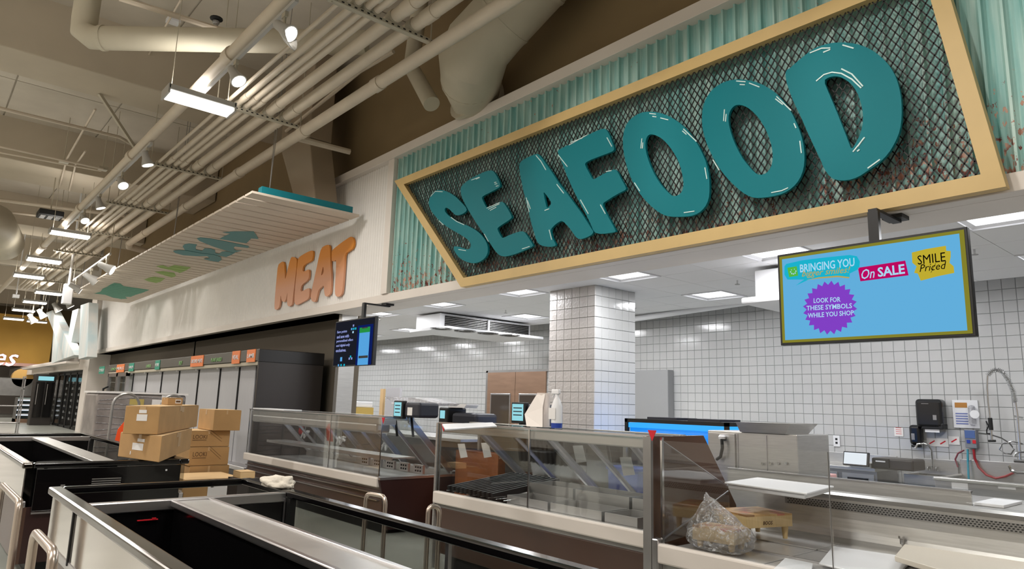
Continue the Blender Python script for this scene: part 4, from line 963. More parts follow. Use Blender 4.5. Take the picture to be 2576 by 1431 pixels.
MB().box(cx-.055, cy-.015, ZS+.27, cx+.03, cy+.015, ZS+.31).build('spray_head', m_whitep, t, bevel=.008)
MB().tube([(cx-.03, cy, ZS+.275), (cx-.05, cy, ZS+.245)], .006, 6).build('trigger', m_whitep, t)
def scale_(px, py, yy, w, h, lab, base_z):
    q = P(px, py, Y, yy); t = root('counter_scale', (q.x, yy, base_z), lab, 'scale', None)
    bx(q.x-w/2, yy, q.z-h/2, q.x+w/2, yy+.06, q.z+h/2).build('display', m_dark, t, bevel=.008)
    bx(q.x-w/2+.02, yy-.003, q.z-h/2+.03, q.x+w/2-.03, yy, q.z+h/2-.02).build('screen', m_screenc, t)
    for k in range(3): bx(q.x-w/2+.04, yy-.004, q.z+h*.2-k*.04, q.x+w/2-.05, yy-.003, q.z+h*.2+.012-k*.04).build('screen_line', m_navy, t)
    bx(q.x+w/2, yy+.02, base_z, q.x+w/2+(.32 if w < .22 else .2), yy+.3, q.z+h*.42).build('printer_body', m_navy, t, bevel=.03)
    bx(q.x+w/2+.08, yy+.016, q.z-.06, q.x+w/2+.18, yy+.02, q.z+.03).build('sticker', m_label, t)
    bx(q.x-.03, yy+.05, base_z, q.x+.03, yy+.1, q.z-h/2+.02).build('stand', m_dark, t)
    return t
scale_(1001, 1030, 4.42, .2, .21, 'dark label scale with a lit screen on the meat case', 1.297)
scale_(1303, 1038, 5.4, .24, .24, 'dark label scale with a lit screen behind the seafood case', 1.2)
# work table behind the seafood case that carries it
t = root('work_table', (-5.7, 5.6, 0), 'stainless work table behind the service cases', 'table')
bx(-6.9, 5.37, 1.16, -4.4, 5.85, 1.2).build('table_top', m_steel, t, bevel=.006)
for xx in (-6.8, -4.5):
    for yy in (5.42, 5.8): bx(xx-.02, yy-.02, 0, xx+.02, yy+.02, 1.16).build('leg', m_steel, t)
m_darkcab = mat('dark under-counter', (58, 48, 42), .5)
bx(-6.85, 5.45, .15, -4.45, 5.8, 1.1).build('lower_cabinet', m_darkcab, t)
for k in range(4): bx(-6.8+k*.6, 5.435, .2, -6.24+k*.6, 5.45, 1.05).build('cabinet_door', m_darkcab, t, bevel=.004)
tag(bx(P(1155, 1150, Y, 5.2).x, 5.15, 0, P(1262, 1150, Y, 5.2).x, 5.36, .92).build('wooden_crate', mat('rusty brown wood', (150, 88, 44), .6, nz=.2, ns=3, stretch=(1, 1, 8))), 'rust-brown wooden unit seen through the left half of the seafood case', 'crate')
tb = root('blue_bin', (P(1580, 1180, Y, 5.25).x, 5.25, 0), 'blue plastic bin seen through the right end of the seafood case', 'bin')
xa_, xb_ = P(1542, 1180, Y, 5.2).x, P(1618, 1180, Y, 5.2).x
MB().hexa([(xa_+.04, 5.13, 0), (xb_-.04, 5.13, 0), (xb_-.04, 5.33, 0), (xa_+.04, 5.33, 0), (xa_, 5.12, .9), (xb_, 5.12, .9), (xb_, 5.35, .9), (xa_, 5.35, .9)]).build('body', m_blueplast, tb, bevel=.01)
bx(xa_-.015, 5.11, .9, xb_+.015, 5.36, .935).build('lid', m_blueplast, tb, bevel=.01)
tag(bx(P(1300, 1180, Y, 5.3).x, 5.12, .0, P(1400, 1180, Y, 5.3).x, 5.36, 1.0).build('grey_cabinet', m_charcoal, bevel=.01), 'dark grey cabinet seen through the middle of the seafood case', 'cabinet')
tt = root('rear_counter', (-9.2, 5.9, 0), 'dark counter behind the meat service case', 'counter')
bx(-10.8, 5.55, .0, -7.35, 6.15, .98).build('cabinet', m_darkcab, tt); bx(-10.85, 5.5, .98, -7.3, 6.2, 1.02).build('top', m_steel, tt, bevel=.004)
q = P(1170, 1045, Y, 5.3); t = root('label_printer', (q.x, 5.3, 1.2), 'dark navy label printer right of the meat case scale', 'printer')
bx(q.x-.22, 5.25, 1.2, q.x+.28, 5.6, 1.36).build('body', m_navy, t, bevel=.04)
bx(q.x-.5, 5.25, 1.2, q.x-.3, 5.55, 1.42).build('side_unit', m_dark, t, bevel=.02); bx(q.x-.46, 5.245, 1.28, q.x-.36, 5.25, 1.38).build('screen', m_screenc, t)
for k in range(4): tag(bx(q.x-.36+.01*k, 5.3, 1.421+.012*k, q.x-.02+.012*k, 5.5, 1.431+.012*k).build('paper_pad', m_label), 'thin white pad in the small pile beside the label printer, %s' % ['bottom one', 'second from below', 'third from below', 'top one'][k], 'pad', 'small pile of white pads')
q = P(1050, 1015, Y, 4.75); t = root('pale_sheet', (q.x, 4.8, q.z), 'large pale plastic sheet lying over the dark scale', 'tray')
MB().prism([P(968, 998, Y, 4.75), P(1040, 1000, Y, 4.75), P(1098, 1014, Y, 4.75), P(1088, 1020, Y, 4.75), P(1000, 1012, Y, 4.75), P(972, 1004, Y, 4.75)], (0, .35, 0)).build('sheet', m_film, t)
bx(*ybox(985, 1012, 1075, 1018, 4.75, .3)).build('edge', m_whitep, t)
# black straps hanging in front of the light wall
for i, px in enumerate((995, 1035)):
    q = P(px, 1050, Y, 4.55); o = MB().bar(q, q+V((.06, .0, -.22)), .03, .006).build('strap', m_black); tag(o, 'black strap hanging behind the meat case glass, %s' % ['left one', 'right one'][i], 'strap', 'black straps')
# flat tray on the left end of the seafood case
slab('flat_tray', [(1112, 1066), (1240, 1062), (1250, 1070), (1120, 1078)], ZS, .015, m_whitep, 'thin white tray on the left end of the seafood case top', 'tray')
tag(bx(-11.1, 4.22, 1.297, -9.9, 4.5, 1.312).build('flat_tray', m_whitep, bevel=.004), 'thin white tray on the left end of the meat case top', 'tray')

# ================================================================= HANGING SCREENS
def tv(nm, lab, x0, x1, z0, z1, yv, pole_x, bg):
    t = root(nm, ((x0+x1)/2, yv, z0), lab, 'screen')
    bx(x0, yv, z0, x1, yv+.05, z1).build('bezel', m_dark, t, bevel=.004)
    bx(x0+.018, yv-.004, z0+.018, x1-.018, yv-.001, z1-.018).build('panel', bg, t)
    bx(pole_x-.035, yv+.01, z1, pole_x+.035, yv+.05, FB-.05).build('mount_pole', m_dark, t)
    bx(pole_x-.1, yv+.05, z0+.2, pole_x+.1, yv+.1, z1-.1).build('mount_bracket', m_dark, t)
    bx(pole_x-.03, yv+.01, FB-.05, pole_x+.03, yv+.46, FB-.03).build('mount_arm', m_dark, t)
    bx(pole_x-.07, yv+.36, FB-.03, pole_x+.07, yv+.5, FB-.001).build('mount_plate', m_dark, t)
    return t
TY_ = 5.0
tx0, tx1, tz0, tz1 = -2.635, -1.345, 1.98, 2.685
m_blue = emis('screen sky blue', (104, 184, 232), .88)
T1 = tv('hanging_screen', 'large hanging screen with sky blue slide, purple star badge and sale words', tx0, tx1, tz0, tz1, TY_, P(2201, 590, Y, TY_+.03).x, emis('screen olive border', (150, 146, 52), .75))
TZ = zm(1850, 520, .3005, Y, TY_)
yv = TY_-.005
def flat(pts, name, mt, y, fn=TZ, par=T1, th=.0015):
    return MB().prism([V((p.x, y, p.z)) for p in (fn(*q) for q in pts)], (0, th, 0)).build(name, mt, par)
bx(tx0+.04, TY_-.0055, tz0+.038, tx1-.045, TY_-.004, tz1-.04).build('slide', m_blue, T1)
e_cy = emis('screen cyan', (30, 186, 214), .9); e_gr = emis('screen green', (90, 190, 70), .9); e_w = emis('screen pale text', (170, 214, 240), 1.0); e_au = emis('screen mustard', (196, 172, 84), .9)
e_pk = emis('screen crimson', (196, 10, 100), .9); e_yl = emis('screen yellow', (200, 180, 52), .9); e_pu = emis('screen purple', (132, 66, 200), .95); e_bk = emis('screen black', (8, 8, 14), .5)
flat([(430,480),(560,450),(760,425),(960,405),(1020,415),(1045,460),(1040,520),(960,560),(960,592),(860,580),(700,590),(620,610),(510,660),(580,610),(440,610),(415,570),(415,500)], 'badge', e_cy, yv-.003)
flat([(440,512),(518,500),(530,578),(455,590)], 'logo_square', e_gr, yv-.005)
pts = [TZ(q[0], q[1]) for q in ((468,548),(478,562),(492,565),(506,558),(512,542))]
for i in range(5):
    p = pts[i]; MB().box(p.x-.004, yv-.0065, p.z-.004, p.x+.004, yv-.0055, p.z+.006).build('logo_mark', e_w, T1)
for q in ((475, 530), (500, 524)):
    p = TZ(*q); MB().box(p.x-.003, yv-.0065, p.z-.003, p.x+.003, yv-.0055, p.z+.003).build('logo_mark', e_w, T1)
def tvtext(s, mt, cx, cy, a, c, h, parent=T1, fn=TZ, y=yv, offs=.03, shear=0, nm='lettering'):
    """centre (cx,cy), baseline end points a,c in crop pixels, height h in metres"""
    A, C_ = fn(*a), fn(*c); ctr = fn(cx, cy); ctr.y = y-.006; d = C_-A; d.y = 0
    return text(s, nm, mt, ctr, d, V((-d.z, 0, d.x)), d.length, h, parent, .001, offs, shear)
tvtext('BRINGING YOU', e_w, 768, 492, (540, 530), (995, 475), .062, offs=.015)
tvtext('bigger smiles!', e_au, 760, 552, (555, 575), (960, 540), .062, shear=.35, offs=.0)
flat([(600,615),(700,592),(860,578),(958,590),(955,600),(860,590),(700,602)], 'underline', e_au, yv-.0045)
flat([(1030,512),(1425,452),(1453,575),(1050,625)], 'sale_label', e_pk, yv-.003)
tvtext('On', e_w, 1115, 562, (1060, 565), (1170, 550), .07, shear=.3, offs=.005)
tvtext('SALE', e_w, 1308, 536, (1195, 550), (1420, 520), .068, offs=.025)
flat([(1480,385),(1600,355),(1765,328),(1768,370),(1805,372),(1805,420),(1795,470),(1830,500),(1835,555),(1700,582),(1555,620),(1530,560),(1500,555),(1520,500),(1485,470)], 'price_badge', e_yl, yv-.003)
tvtext('SMILE', e_bk, 1645, 435, (1530, 450), (1762, 420), .062, offs=.0)
tvtext('Pri¢ed', e_bk, 1658, 512, (1545, 530), (1772, 500), .062, shear=.3, offs=.0)
c0 = TZ(790, 845); star = []
for k in range(48):
    a = 2*math.pi*k/48; r = .197 if k % 2 else .168
    star.append(V((c0.x+.0+r*math.cos(a)*1.0, yv-.004, c0.z+r*math.sin(a)*1.0)))
MB().prism(star, (0, .0015, 0)).build('star_badge', e_pu, T1)
tvtext('LOOK FOR', e_w, 772, 782, (660, 782), (885, 770), .036, offs=.015)
tvtext('THESE SYMBOLS', e_w, 787, 840, (598, 850), (978, 828), .036, offs=.015)
tvtext('WHILE YOU SHOP', e_w, 800, 900, (607, 910), (990, 885), .036, offs=.015)
# second screen
T2 = tv('hanging_screen', 'smaller-looking dark hanging screen showing a phone, near the meat case', -10.19, -8.96+.35-.0, 1.98, 2.685, TY_, P(915, 792, Y, TY_+.03).x, emis('screen dark slide', (34, 36, 44), .8)) if False else tv('hanging_screen', 'dark hanging screen showing a phone and white words, near the meat case', -10.02, -8.79, 1.98, 2.688, TY_, P(915, 792, Y, TY_+.03).x, emis('screen dark slide', (34, 36, 46), .7))
e_ph = emis('phone blue', (90, 170, 232), .9); e_pg = emis('phone green', (40, 150, 70), .9); e_txt = emis('screen lilac text', (150, 160, 220), .9); e_gl = emis('phone glow', (20, 40, 120), .6)
xx = lambda u: -10.02+1.23*u
zz = lambda w: 2.688-.708*w
bx(xx(.60), yv-.003, zz(.99), xx(.97), yv-.001, zz(.16)).build('phone_glow', e_gl, T2)
bx(xx(.65), yv-.004, zz(.99), xx(.90), yv-.003, zz(.21)).build('phone_screen', e_ph, T2)
bx(xx(.65), yv-.005, zz(.32), xx(.90), yv-.004, zz(.21)).build('phone_header', e_pg, T2)
bx(xx(.71), yv-.006, zz(.235), xx(.84), yv-.005, zz(.21)).build('phone_notch', m_black, T2)
bx(xx(.67), yv-.005, zz(.85), xx(.89), yv-.004, zz(.80)).build('phone_button', m_black, T2)
for k, s in enumerate(('Earn points', 'and save with', 'personalized offers', 'and digital-only', 'exclusives.')):
    w = (.26, .32, .43, .36, .27)[k]
    text(s, 'lettering', e_txt, V((xx(.07+w/2), yv-.003, zz(.25+.1*k))), XP, ZP, 1.23*w, .05, T2, .001, .025)
for u, w, mm in ((.47, .12, e_txt), (.43, .19, e_ph), (.48, .19, e_cy), (.53, .19, e_cy), (.47, .26, e_w), (.15, .95, e_ph), (.22, .95, e_cy), (.3, .95, e_cy), (.45, .78, e_cy), (.42, .82, e_txt), (.48, .82, e_txt)):
    bx(xx(u), yv-.003, zz(w+.045), xx(u+.03), yv-.001, zz(w)).build('icon', mm, T2)
bx(xx(.2), yv-.003, zz(.89), xx(.25), yv-.001, zz(.8)).build('icon', e_ph, T2)

# ================================================================= PREP ROOM EQUIPMENT
# evaporator with four fans
EX, EZ = -9.85, 2.72
t = root('cooling_unit', (-10.2, 7.9, EZ), 'long white ceiling cooling unit with four round fans and dark louvres', 'cooling unit')
bx(EX-.75, 6.87, EZ+.03, EX, 9.0, CZ-.03).build('housing', m_whitep, t, bevel=.01)
bx(EX-.85, 6.8, EZ, EX+.33, 9.05, EZ+.05).build('drip_tray', m_whitep, t, bevel=.01)
bx(EX, 6.97, EZ+.06, EX+.01, 8.95, CZ-.06).build('grille_back', m_black, t)
for k in range(7): bx(EX+.01, 6.97, EZ+.075+k*.03, EX+.035, 8.95, EZ+.082+k*.03).build('louvre', m_steeld, t)
bx(EX+.03, 7.9, EZ+.035, EX+.06, 7.94, CZ-.05).build('rod', m_whitep, t)
for k, (px, py) in enumerate(((1110, 826), (1170, 832), (1228, 838), (1283, 843))):
    c_ = P(px, py, Z, EZ); cx, cy = c_.x, c_.y
    MB().tube([(cx, cy, EZ-.004), (cx, cy, EZ-.001)], .19, 24).build('fan_opening', m_black, t)
    for a in range(5):
        an = a*2*math.pi/5; MB().bar((cx, cy, EZ-.007), (cx+.14*math.cos(an), cy+.14*math.sin(an), EZ-.007), .05, .003).build('fan_blade', m_dark, t)
    for r_ in (.06, .12, .185): MB().tube([(cx+r_*math.cos(a*.2618), cy+r_*math.sin(a*.2618), EZ-.012) for a in range(25)], .003, 4, cap=False).build('fan_guard', m_steeld, t)
t = root('cooling_unit', (-4, 7.6, 2.6), 'second white ceiling cooling unit half hidden behind the blue screen', 'cooling unit')
q0_, q1_ = P(1897, 655, Y, 6.9), P(1960, 745, Y, 6.9)
bx(q0_.x, 6.9, 2.68, q0_.x+.9, 8.2, CZ-.04).build('housing', m_whitep, t, bevel=.01)
bx(q0_.x-.06, 6.7, 2.62, q0_.x+1.0, 8.4, 2.69).build('drip_tray', m_whitep, t, bevel=.02)
bx(q0_.x+.25, 6.89, 2.76, q0_.x+.4, 6.899, 2.86).build('sticker', m_label, t)
a, c = P(1598, 802, Y, 9.2), P(1985, 745, Y, 9.2)
o = MB().tube([a-XP*1.5, a, c, c+XP*.8], .045, 12).build('refrigeration_pipe', m_whitep, smooth=True); tag(o, 'insulated white pipe running under the ceiling along the back wall', 'pipe')
MB().tube([P(1811, 740, Y, 9.2)+V((0, 0, .0)), V((P(1811, 740, Y, 9.2).x, 9.2, CZ))], .01, 6).build('hanger', m_whitep, o)
for i, (px, py) in enumerate(((1272, 787), (1855, 715), (2452, 640), (955, 805))):
    q = P(px, py, Z, CZ-.05); t = root('sprinkler_head', (q.x, q.y, CZ-.06), 'small ceiling sprinkler in the prep room, %s from the right' % ['third', 'second', 'first', 'fourth'][i], 'sprinkler', 'ceiling sprinklers')
    MB().tube([(q.x, q.y, CZ), (q.x, q.y, CZ-.05)], .01, 8).build('body', m_chrome, t); MB().tube([(q.x, q.y, CZ-.05), (q.x, q.y, CZ-.055)], .03, 10).build('deflector', m_steeld, t)
# swinging double doors of steel
dx0, dx1, dz1 = P(1230, 937, Y, WY).x, P(1376, 937, Y, WY).x, 2.17
t = root('swing_doors', (dx0, WY, 0), 'brushed steel double swing doors with windows in the tiled wall', 'door')
bx(dx0-.06, WY-.03, 0, dx0, WY+.0, dz1+.04).build('jamb', m_steeld, t); bx(dx0-.06, WY-.03, dz1, dx1+.1, WY, dz1+.05).build('lintel', m_steeld, t)
mid = (dx0+dx1)/2
for a, c, wx in ((dx0, mid-.005, P(1242, 1000, Y, WY).x), (mid+.005, dx1, P(1305, 1000, Y, WY).x)):
    d = MB().box(a, WY-.03, .02, c, WY-.002, dz1).build('door_leaf', m_copper, t)
    w0, w1 = a+.13, c-.13
    bx(w0, WY-.045, .95, w1, WY-.031, 1.72).build('window_frame', m_alu, d, bevel=.01)
    bx(w0+.035, WY-.05, .985, w1-.035, WY-.0455, 1.685).build('pane', mat('dark window', (70, 62, 56), .08), d)
# grey panel on the wall right of the column
b_ = ybox(1570, 932, 1681, 1060, WY-.16, .16)
t = bx(b_[0], WY-.16, 1.15, b_[3], WY, b_[5]).build('wall_cabinet', mat('grey cabinet', (148, 148, 148), .5), bevel=.01); tag(t, 'plain grey metal cabinet on the tiled wall right of the column', 'cabinet')
# live tank glowing blue
t = root('live_tank', (-4.7, 6.4, .8), 'glass live seafood tank glowing blue with a black frame', 'tank')
ax, bx_, ay, az0, az1 = -5.33, -3.98, 6.4, .78, 1.36
m_water = mat('lit blue water', (6, 60, 140), .3, emit=(18, 142, 238), es=1.0)
bx(ax+.04, ay+.05, az0+.04, bx_-.04, ay+.6, az1-.06).build('water', m_water, t)
bx(ax+.03, ay+.01, az0+.03, bx_-.03, ay+.02, az1-.04).build('front_glass', m_glass, t)
for z0_, z1_ in ((az1-.04, az1), (az0, az0+.04)): bx(ax, ay, z0_, bx_, ay+.65, z1_).build('frame', m_black, t)
bx(ax+.02, ay+.02, az1-.1, bx_-.02, ay+.6, az1-.045).build('lamp', emis('tank lamp', (60, 175, 255), 1.1), t)
for xx_ in (ax, bx_-.04): bx(xx_, ay, az0, xx_+.04, ay+.04, az1).build('corner_post', m_black, t)
for k in range(2): bx(ax+.25+k*.55, ay+.1, az1, ax+.65+k*.55, ay+.5, az1+.025).build('lid', m_navy, t)
MB().tube([(ax+.14, ay+.1, az1-.1), (ax+.14, ay+.1, az1-.35)], .03, 8).build('filter_pipe', m_blueplast, t)
bx(ax+.1, ay+.05, 0, bx_-.1, ay+.6, az0-.001).build('stand', m_steeld, t)
area((-4.65, ay-.02, 1.1), 1.2, .4, 3, (.15, .4, 1), rot=(math.radians(-90), 0, 0)); area((ax-.02, ay+.3, 1.1), .5, .5, 3.0, (.2, .42, 1), rot=(0, math.radians(90), 0))
# tall stainless box with handle (steam cooker) and tray on top
sx0, sx1 = P(1780, 1078, Y, 5.9).x, P(2005, 1095, Y, 5.9).x
t = root('steam_cooker', ((sx0+sx1)/2, 5.9, 0), 'tall stainless steam cooker with a curved handle right of the blue tank', 'cooker')
bx(sx0, 5.9, .7, sx1, 6.5, 1.29).build('cabinet', m_steel, t, bevel=.008)
for k, f in enumerate((.36, .68)): xq = sx0+(sx1-sx0)*f; bx(xq-.003, 5.893, .72, xq+.003, 5.9, 1.27).build('door_edge', m_alu, t)
bx(sx0+.02, 5.88, .72, sx0+.3, 5.899, 1.27).build('door', m_steel, t, bevel=.004)
q = P(1812, 1120, Y, 5.85); MB().tube([q+V((0, .03, .06)), q+V((.03, -.02, .05)), q+V((.04, -.03, -.02)), q+V((.02, -.03, -.1)), q+V((-.04, 0, -.13))], .015, 10).build('handle', m_black, t, smooth=True)
MB().lathe(q+V((.02, .0, .06)), [(.03, 0), (.035, .02), (.02, .04)], 10).build('knob', m_whitep, t)
bx(sx0+.05, 5.95, 0, sx1-.05, 6.45, .7).build('base', m_steeld, t)
for k in range(4): q = P(1918+20*k, 1165, Y, 5.89); MB().tube([q, q-YP*.01], .012, 8).build('dial', m_chrome, t)
u0, u1 = P(1852, 1075, Y, 5.85), P(1990, 1075, Y, 5.85)
t = root('steel_hopper', (u0.x, 5.85, 1.29), 'sloping stainless tray standing on the steam cooker', 'tray')
MB().hexa([(u0.x+.02, 5.88, 1.29), (u1.x-.07, 5.88, 1.29), (u1.x-.07, 6.3, 1.29), (u0.x+.02, 6.3, 1.29), (u0.x, 5.84, 1.38), (u1.x, 5.84, 1.385), (u1.x, 6.35, 1.385), (u0.x, 6.35, 1.38)]).build('body', m_steel, t)
# wall outlets, notice
for i, (px, py) in enumerate(((2021, 1105), (2105, 1109))):
    q = P(px, py, Y, WY-.002); t = root('wall_outlet', q, ('white wall switch plate above the steel worktop' if i == 0 else 'white double socket plate above the steel worktop'), 'outlet')
    bx(q.x-.045, WY-.012, q.z-.075, q.x+.045, WY, q.z+.075).build('plate', m_whitep, t, bevel=.003)
    if i: 
        for s_ in (-.025, .025): bx(q.x-.015, WY-.014, q.z+s_-.014, q.x+.015, WY-.012, q.z+s_+.014).build('socket', m_dark, t)
    else: bx(q.x-.012, WY-.014, q.z-.03, q.x+.012, WY-.012, q.z+.03).build('switch', m_dark, t)
b_ = ybox(2249, 1075, 2273, 1098, WY-.002, .002); o = bx(b_[0], WY-.004, b_[2], b_[3], WY, b_[5]).build('wall_notice', m_label); tag(o, 'small white notice with red border on the tiles left of the soap dispenser', 'notice')
for k in range(4): bx(b_[0]+.02, WY-.0045, b_[2]+.03+k*.025, b_[3]-.02, WY-.004, b_[2]+.036+k*.025).build('print_line', m_red, o)
# worktop on the back wall with its scale
wx0, wx1 = P(2007, 1134, Y, WY).x, P(2259, 1150, Y, WY).x
t = root('worktop', ((wx0+wx1)/2, 9.4, 0), 'stainless worktop with backsplash under the wall outlets', 'worktop')
bx(wx0, WY-.05, .75, wx1, WY-.01, .97).build('backsplash', m_steel, t, bevel=.004)
bx(wx0, 9.05, .80, wx1, WY-.05, .84).build('top', m_steel, t, bevel=.004)
bx(wx0, 9.1, .1, wx1, WY-.06, .8).build('cabinet', m_steeld, t)
for k in range(3): d = bx(wx0+.03+k*(wx1-wx0)/3, 9.085, .15, wx0-.03+(k+1)*(wx1-wx0)/3, 9.1, .76).build('door', m_steel, t); bx(wx0+.1+k*(wx1-wx0)/3, 9.07, .68, wx0-.1+(k+1)*(wx1-wx0)/3, 9.085, .71).build('handle', m_dark, d)
q = P(2147, 1163, Y, 8.9); q.z = max(q.z, .94)
t = root('counter_scale', (q.x, 9.0, .84), 'dark scale with a bright white tilted screen on the back worktop', 'scale')
MB().box(q.x-.16, 8.98, q.z-.085, q.x+.15, 9.01, q.z+.085).rot(math.radians(-15), (q.x, 9, q.z), 'X').build('display', m_dark, t, bevel=.005)
MB().box(q.x-.145, 8.974, q.z-.07, q.x+.125, 8.979, q.z+.07).rot(math.radians(-15), (q.x, 9, q.z), 'X').build('screen', m_screenw, t)
bx(q.x+.15, 9.05, .84, q.x+.62, 9.45, .97).build('body', m_charcoal, t, bevel=.02)
bx(q.x+.17, 9.03, .86, q.x+.36, 9.06, .965).build('printer_slot_panel', m_black, t, bevel=.005); bx(q.x+.21, 9.025, .925, q.x+.32, 9.03, .94).build('paper_exit', m_whitep, t)
bx(q.x-.1, 9.02, .84, q.x+.15, 9.4, .90).build('platter', m_steel, t, bevel=.006)
# papers/trays on the near worktop
i_ = 0
for k, (px, mm, lab) in enumerate(((2010, m_whitep, 'white wrapped tray stack on the counter behind the open case'), (2060, mat('pink butcher paper', (206, 160, 158), .7), 'pink paper sheet on the counter behind the open case'))):
    q = P(px+i_*14, 1192, Y, 7.2); i_ += 1; o = MB().box(q.x-.2, 7.0, q.z-.04, q.x+.06, 7.35, q.z).build('paper_stack', mm, bevel=.01); tag(o, lab, 'paper')
    MB().box(q.x-.19, 7.02, q.z-.068, q.x+.05, 7.33, q.z-.04).build('lower_sheet', mm, o)
pz = P(2035, 1192, Y, 7.2).z-.07
t = root('rear_counter', (-2.6, 7.2, 0), 'stainless rear counter with papers on it', 'counter')
bx(-3.6, 6.9, pz-.04, -1.6, 7.45, pz).build('top', m_steel, t, bevel=.004); bx(-3.55, 6.95, .1, -1.65, 7.4, pz-.04).build('cabinet', m_steeld, t)
# counter guard right behind the open case
g0, g1 = P(1830, 1172, Y, 5.45), P(2443, 1243, Y, 5.45)
t = root('rear_guard', (-1.9, 5.45, 0), 'long stainless guard panel behind the open seafood case', 'panel')
zt_ = (g0.z+g1.z)/2
bx(g0.x, 5.45, .3, g1.x, 5.47, zt_).build('panel', m_steel, t); bx(g0.x, 5.445, zt_-.006, g1.x, 5.49, zt_+.004).build('top_fold', m_alu, t)
for xx_ in (g0.x+.05, (g0.x+g1.x)/2, g1.x-.05): bx(xx_-.02, 5.47, 0, xx_+.02, 5.51, zt_-.02).build('leg', m_steeld, t)
sl = [P(x, y, Z, .93) for x, y in ((2446, 1252), (2520, 1260), (2455, 1278), (2446, 1276))]
zb_ = P(2480, 1266, Y, 5.8).z; o = MB().box(P(2449, 1262, Y, 5.6).x, 5.6, zb_, P(2524, 1262, Y, 5.6).x, 6.05, zb_+.02).build('plastic_board', m_whitep, bevel=.004); tag(o, 'white plastic board behind the guard panel at the right', 'board')
t = root('work_table', (-.6, 5.5, 0), 'small stainless table under the white board at the right', 'table')
bx(-1.85, 5.57, zb_-.04, .4, 6.1, zb_-.001).build('table_top', m_steel, t)
for xx_ in (-1.7, .35):
    for yy_ in (5.62, 6.05): bx(xx_-.02, yy_-.02, 0, xx_+.02, yy_+.02, zb_-.04).build('leg', m_steel, t)
# hand sink
hx0, hx1 = P(2306, 1160, Y, WY).x, P(2412, 1175, Y, WY).x
t = root('hand_sink', ((hx0+hx1)/2, 9.5, .6), 'small stainless hand sink with gooseneck tap on the tiled wall', 'sink')
bx(hx0, WY-.03, .78, hx1, WY-.005, .97).build('backsplash', m_steel, t, bevel=.006)
for (a, c, e, f) in ((hx0, 9.33, hx1, 9.36), (hx0, 9.36, hx0+.03, WY-.03), (hx1-.03, 9.36, hx1, WY-.03)): bx(a, c, .68, e, f, .79).build('bowl_wall', m_steel, t, bevel=.004)
bx(hx0, 9.36, .66, hx1, WY-.03, .68).build('bowl_floor', m_steel, t)
q = P(2348, 1190, Y, WY-.06)
MB().tube([(q.x, q.y, .84), (q.x, q.y, 1.07), (q.x-.02, q.y-.02, 1.13), (q.x-.07, q.y-.05, 1.155), (q.x-.13, q.y-.08, 1.14), (q.x-.15, q.y-.1, 1.09)], .013, 10).build('faucet', m_chrome, t, smooth=True)
for s_ in (-.04, .05): MB().lathe((q.x+s_, q.y-.02, .83), [(.018, 0), (.018, .04), (.028, .05)], 10).build('tap_handle', m_chrome, t)
# dispensers
q = P(2345, 1042, Y, WY-.12)
t = root('towel_dispenser', q, 'big black paper towel dispenser on the tiled wall', 'dispenser')
a, c = P(2299, 1003, Y, WY-.2), P(2372, 1078, Y, WY-.2)
bx(a.x+.0, WY-.2, c.z, c.x, WY-.0, a.z).build('cover', mat('glossy black cover', (24, 24, 25), .22), t, bevel=.045, seg=4)
bx(a.x+.06, WY-.19, c.z-.012, c.x-.0, WY-.02, c.z+.06).build('lower_tray', m_dark, t, bevel=.01)
bx(a.x+.09, WY-.17, c.z-.05, c.x-.05, WY-.165, c.z+.0).build('paper_sheet', m_whitep, t)
bx(a.x+.2, WY-.204, c.z+.1, a.x+.24, WY-.2, c.z+.16).build('emblem', m_steeld, t)
bx(a.x+.08, WY-.203, a.z-.06, a.x+.16, WY-.2, a.z-.055).build('shine_mark', m_steeld, t)
t = root('soap_dispenser', P(2300, 1098, Y, WY-.1), 'small black soap dispenser left of and below the towel dispenser', 'dispenser')
a, c = P(2284, 1068, Y, WY-.12), P(2318, 1126, Y, WY-.12)
bx(a.x, WY-.12, c.z+.03, c.x, WY, a.z).build('cover', mat('glossy black soap cover', (22, 22, 24), .2), t, bevel=.04, seg=4)
bx(a.x+.03, WY-.124, c.z+.09, a.x+.07, WY-.119, c.z+.17).build('window', m_steeld, t, bevel=.004)
bx(a.x+.02, WY-.12, c.z, c.x-.02, WY-.04, c.z+.03).build('lever', m_dark, t, bevel=.008)
# stickers on wall beneath
for i, (px, py) in enumerate(((2345, 1112), (2372, 1113), (2400, 1108))):
    q = P(px, py, Y, WY-.003); o = bx(q.x-.06, WY-.004, q.z-.05, q.x+.06, WY-.0, q.z+.05).build('hygiene_card', m_label); tag(o, 'small pictured hygiene card under the towel dispenser, %s' % ['left', 'middle', 'right'][i], 'card', 'hygiene cards under the dispenser')
    MB().bar((q.x-.03, WY-.0045, q.z-.02), (q.x+.03, WY-.0045, q.z+.02), .015, .002, up=YP).build('print_mark', m_red, o)
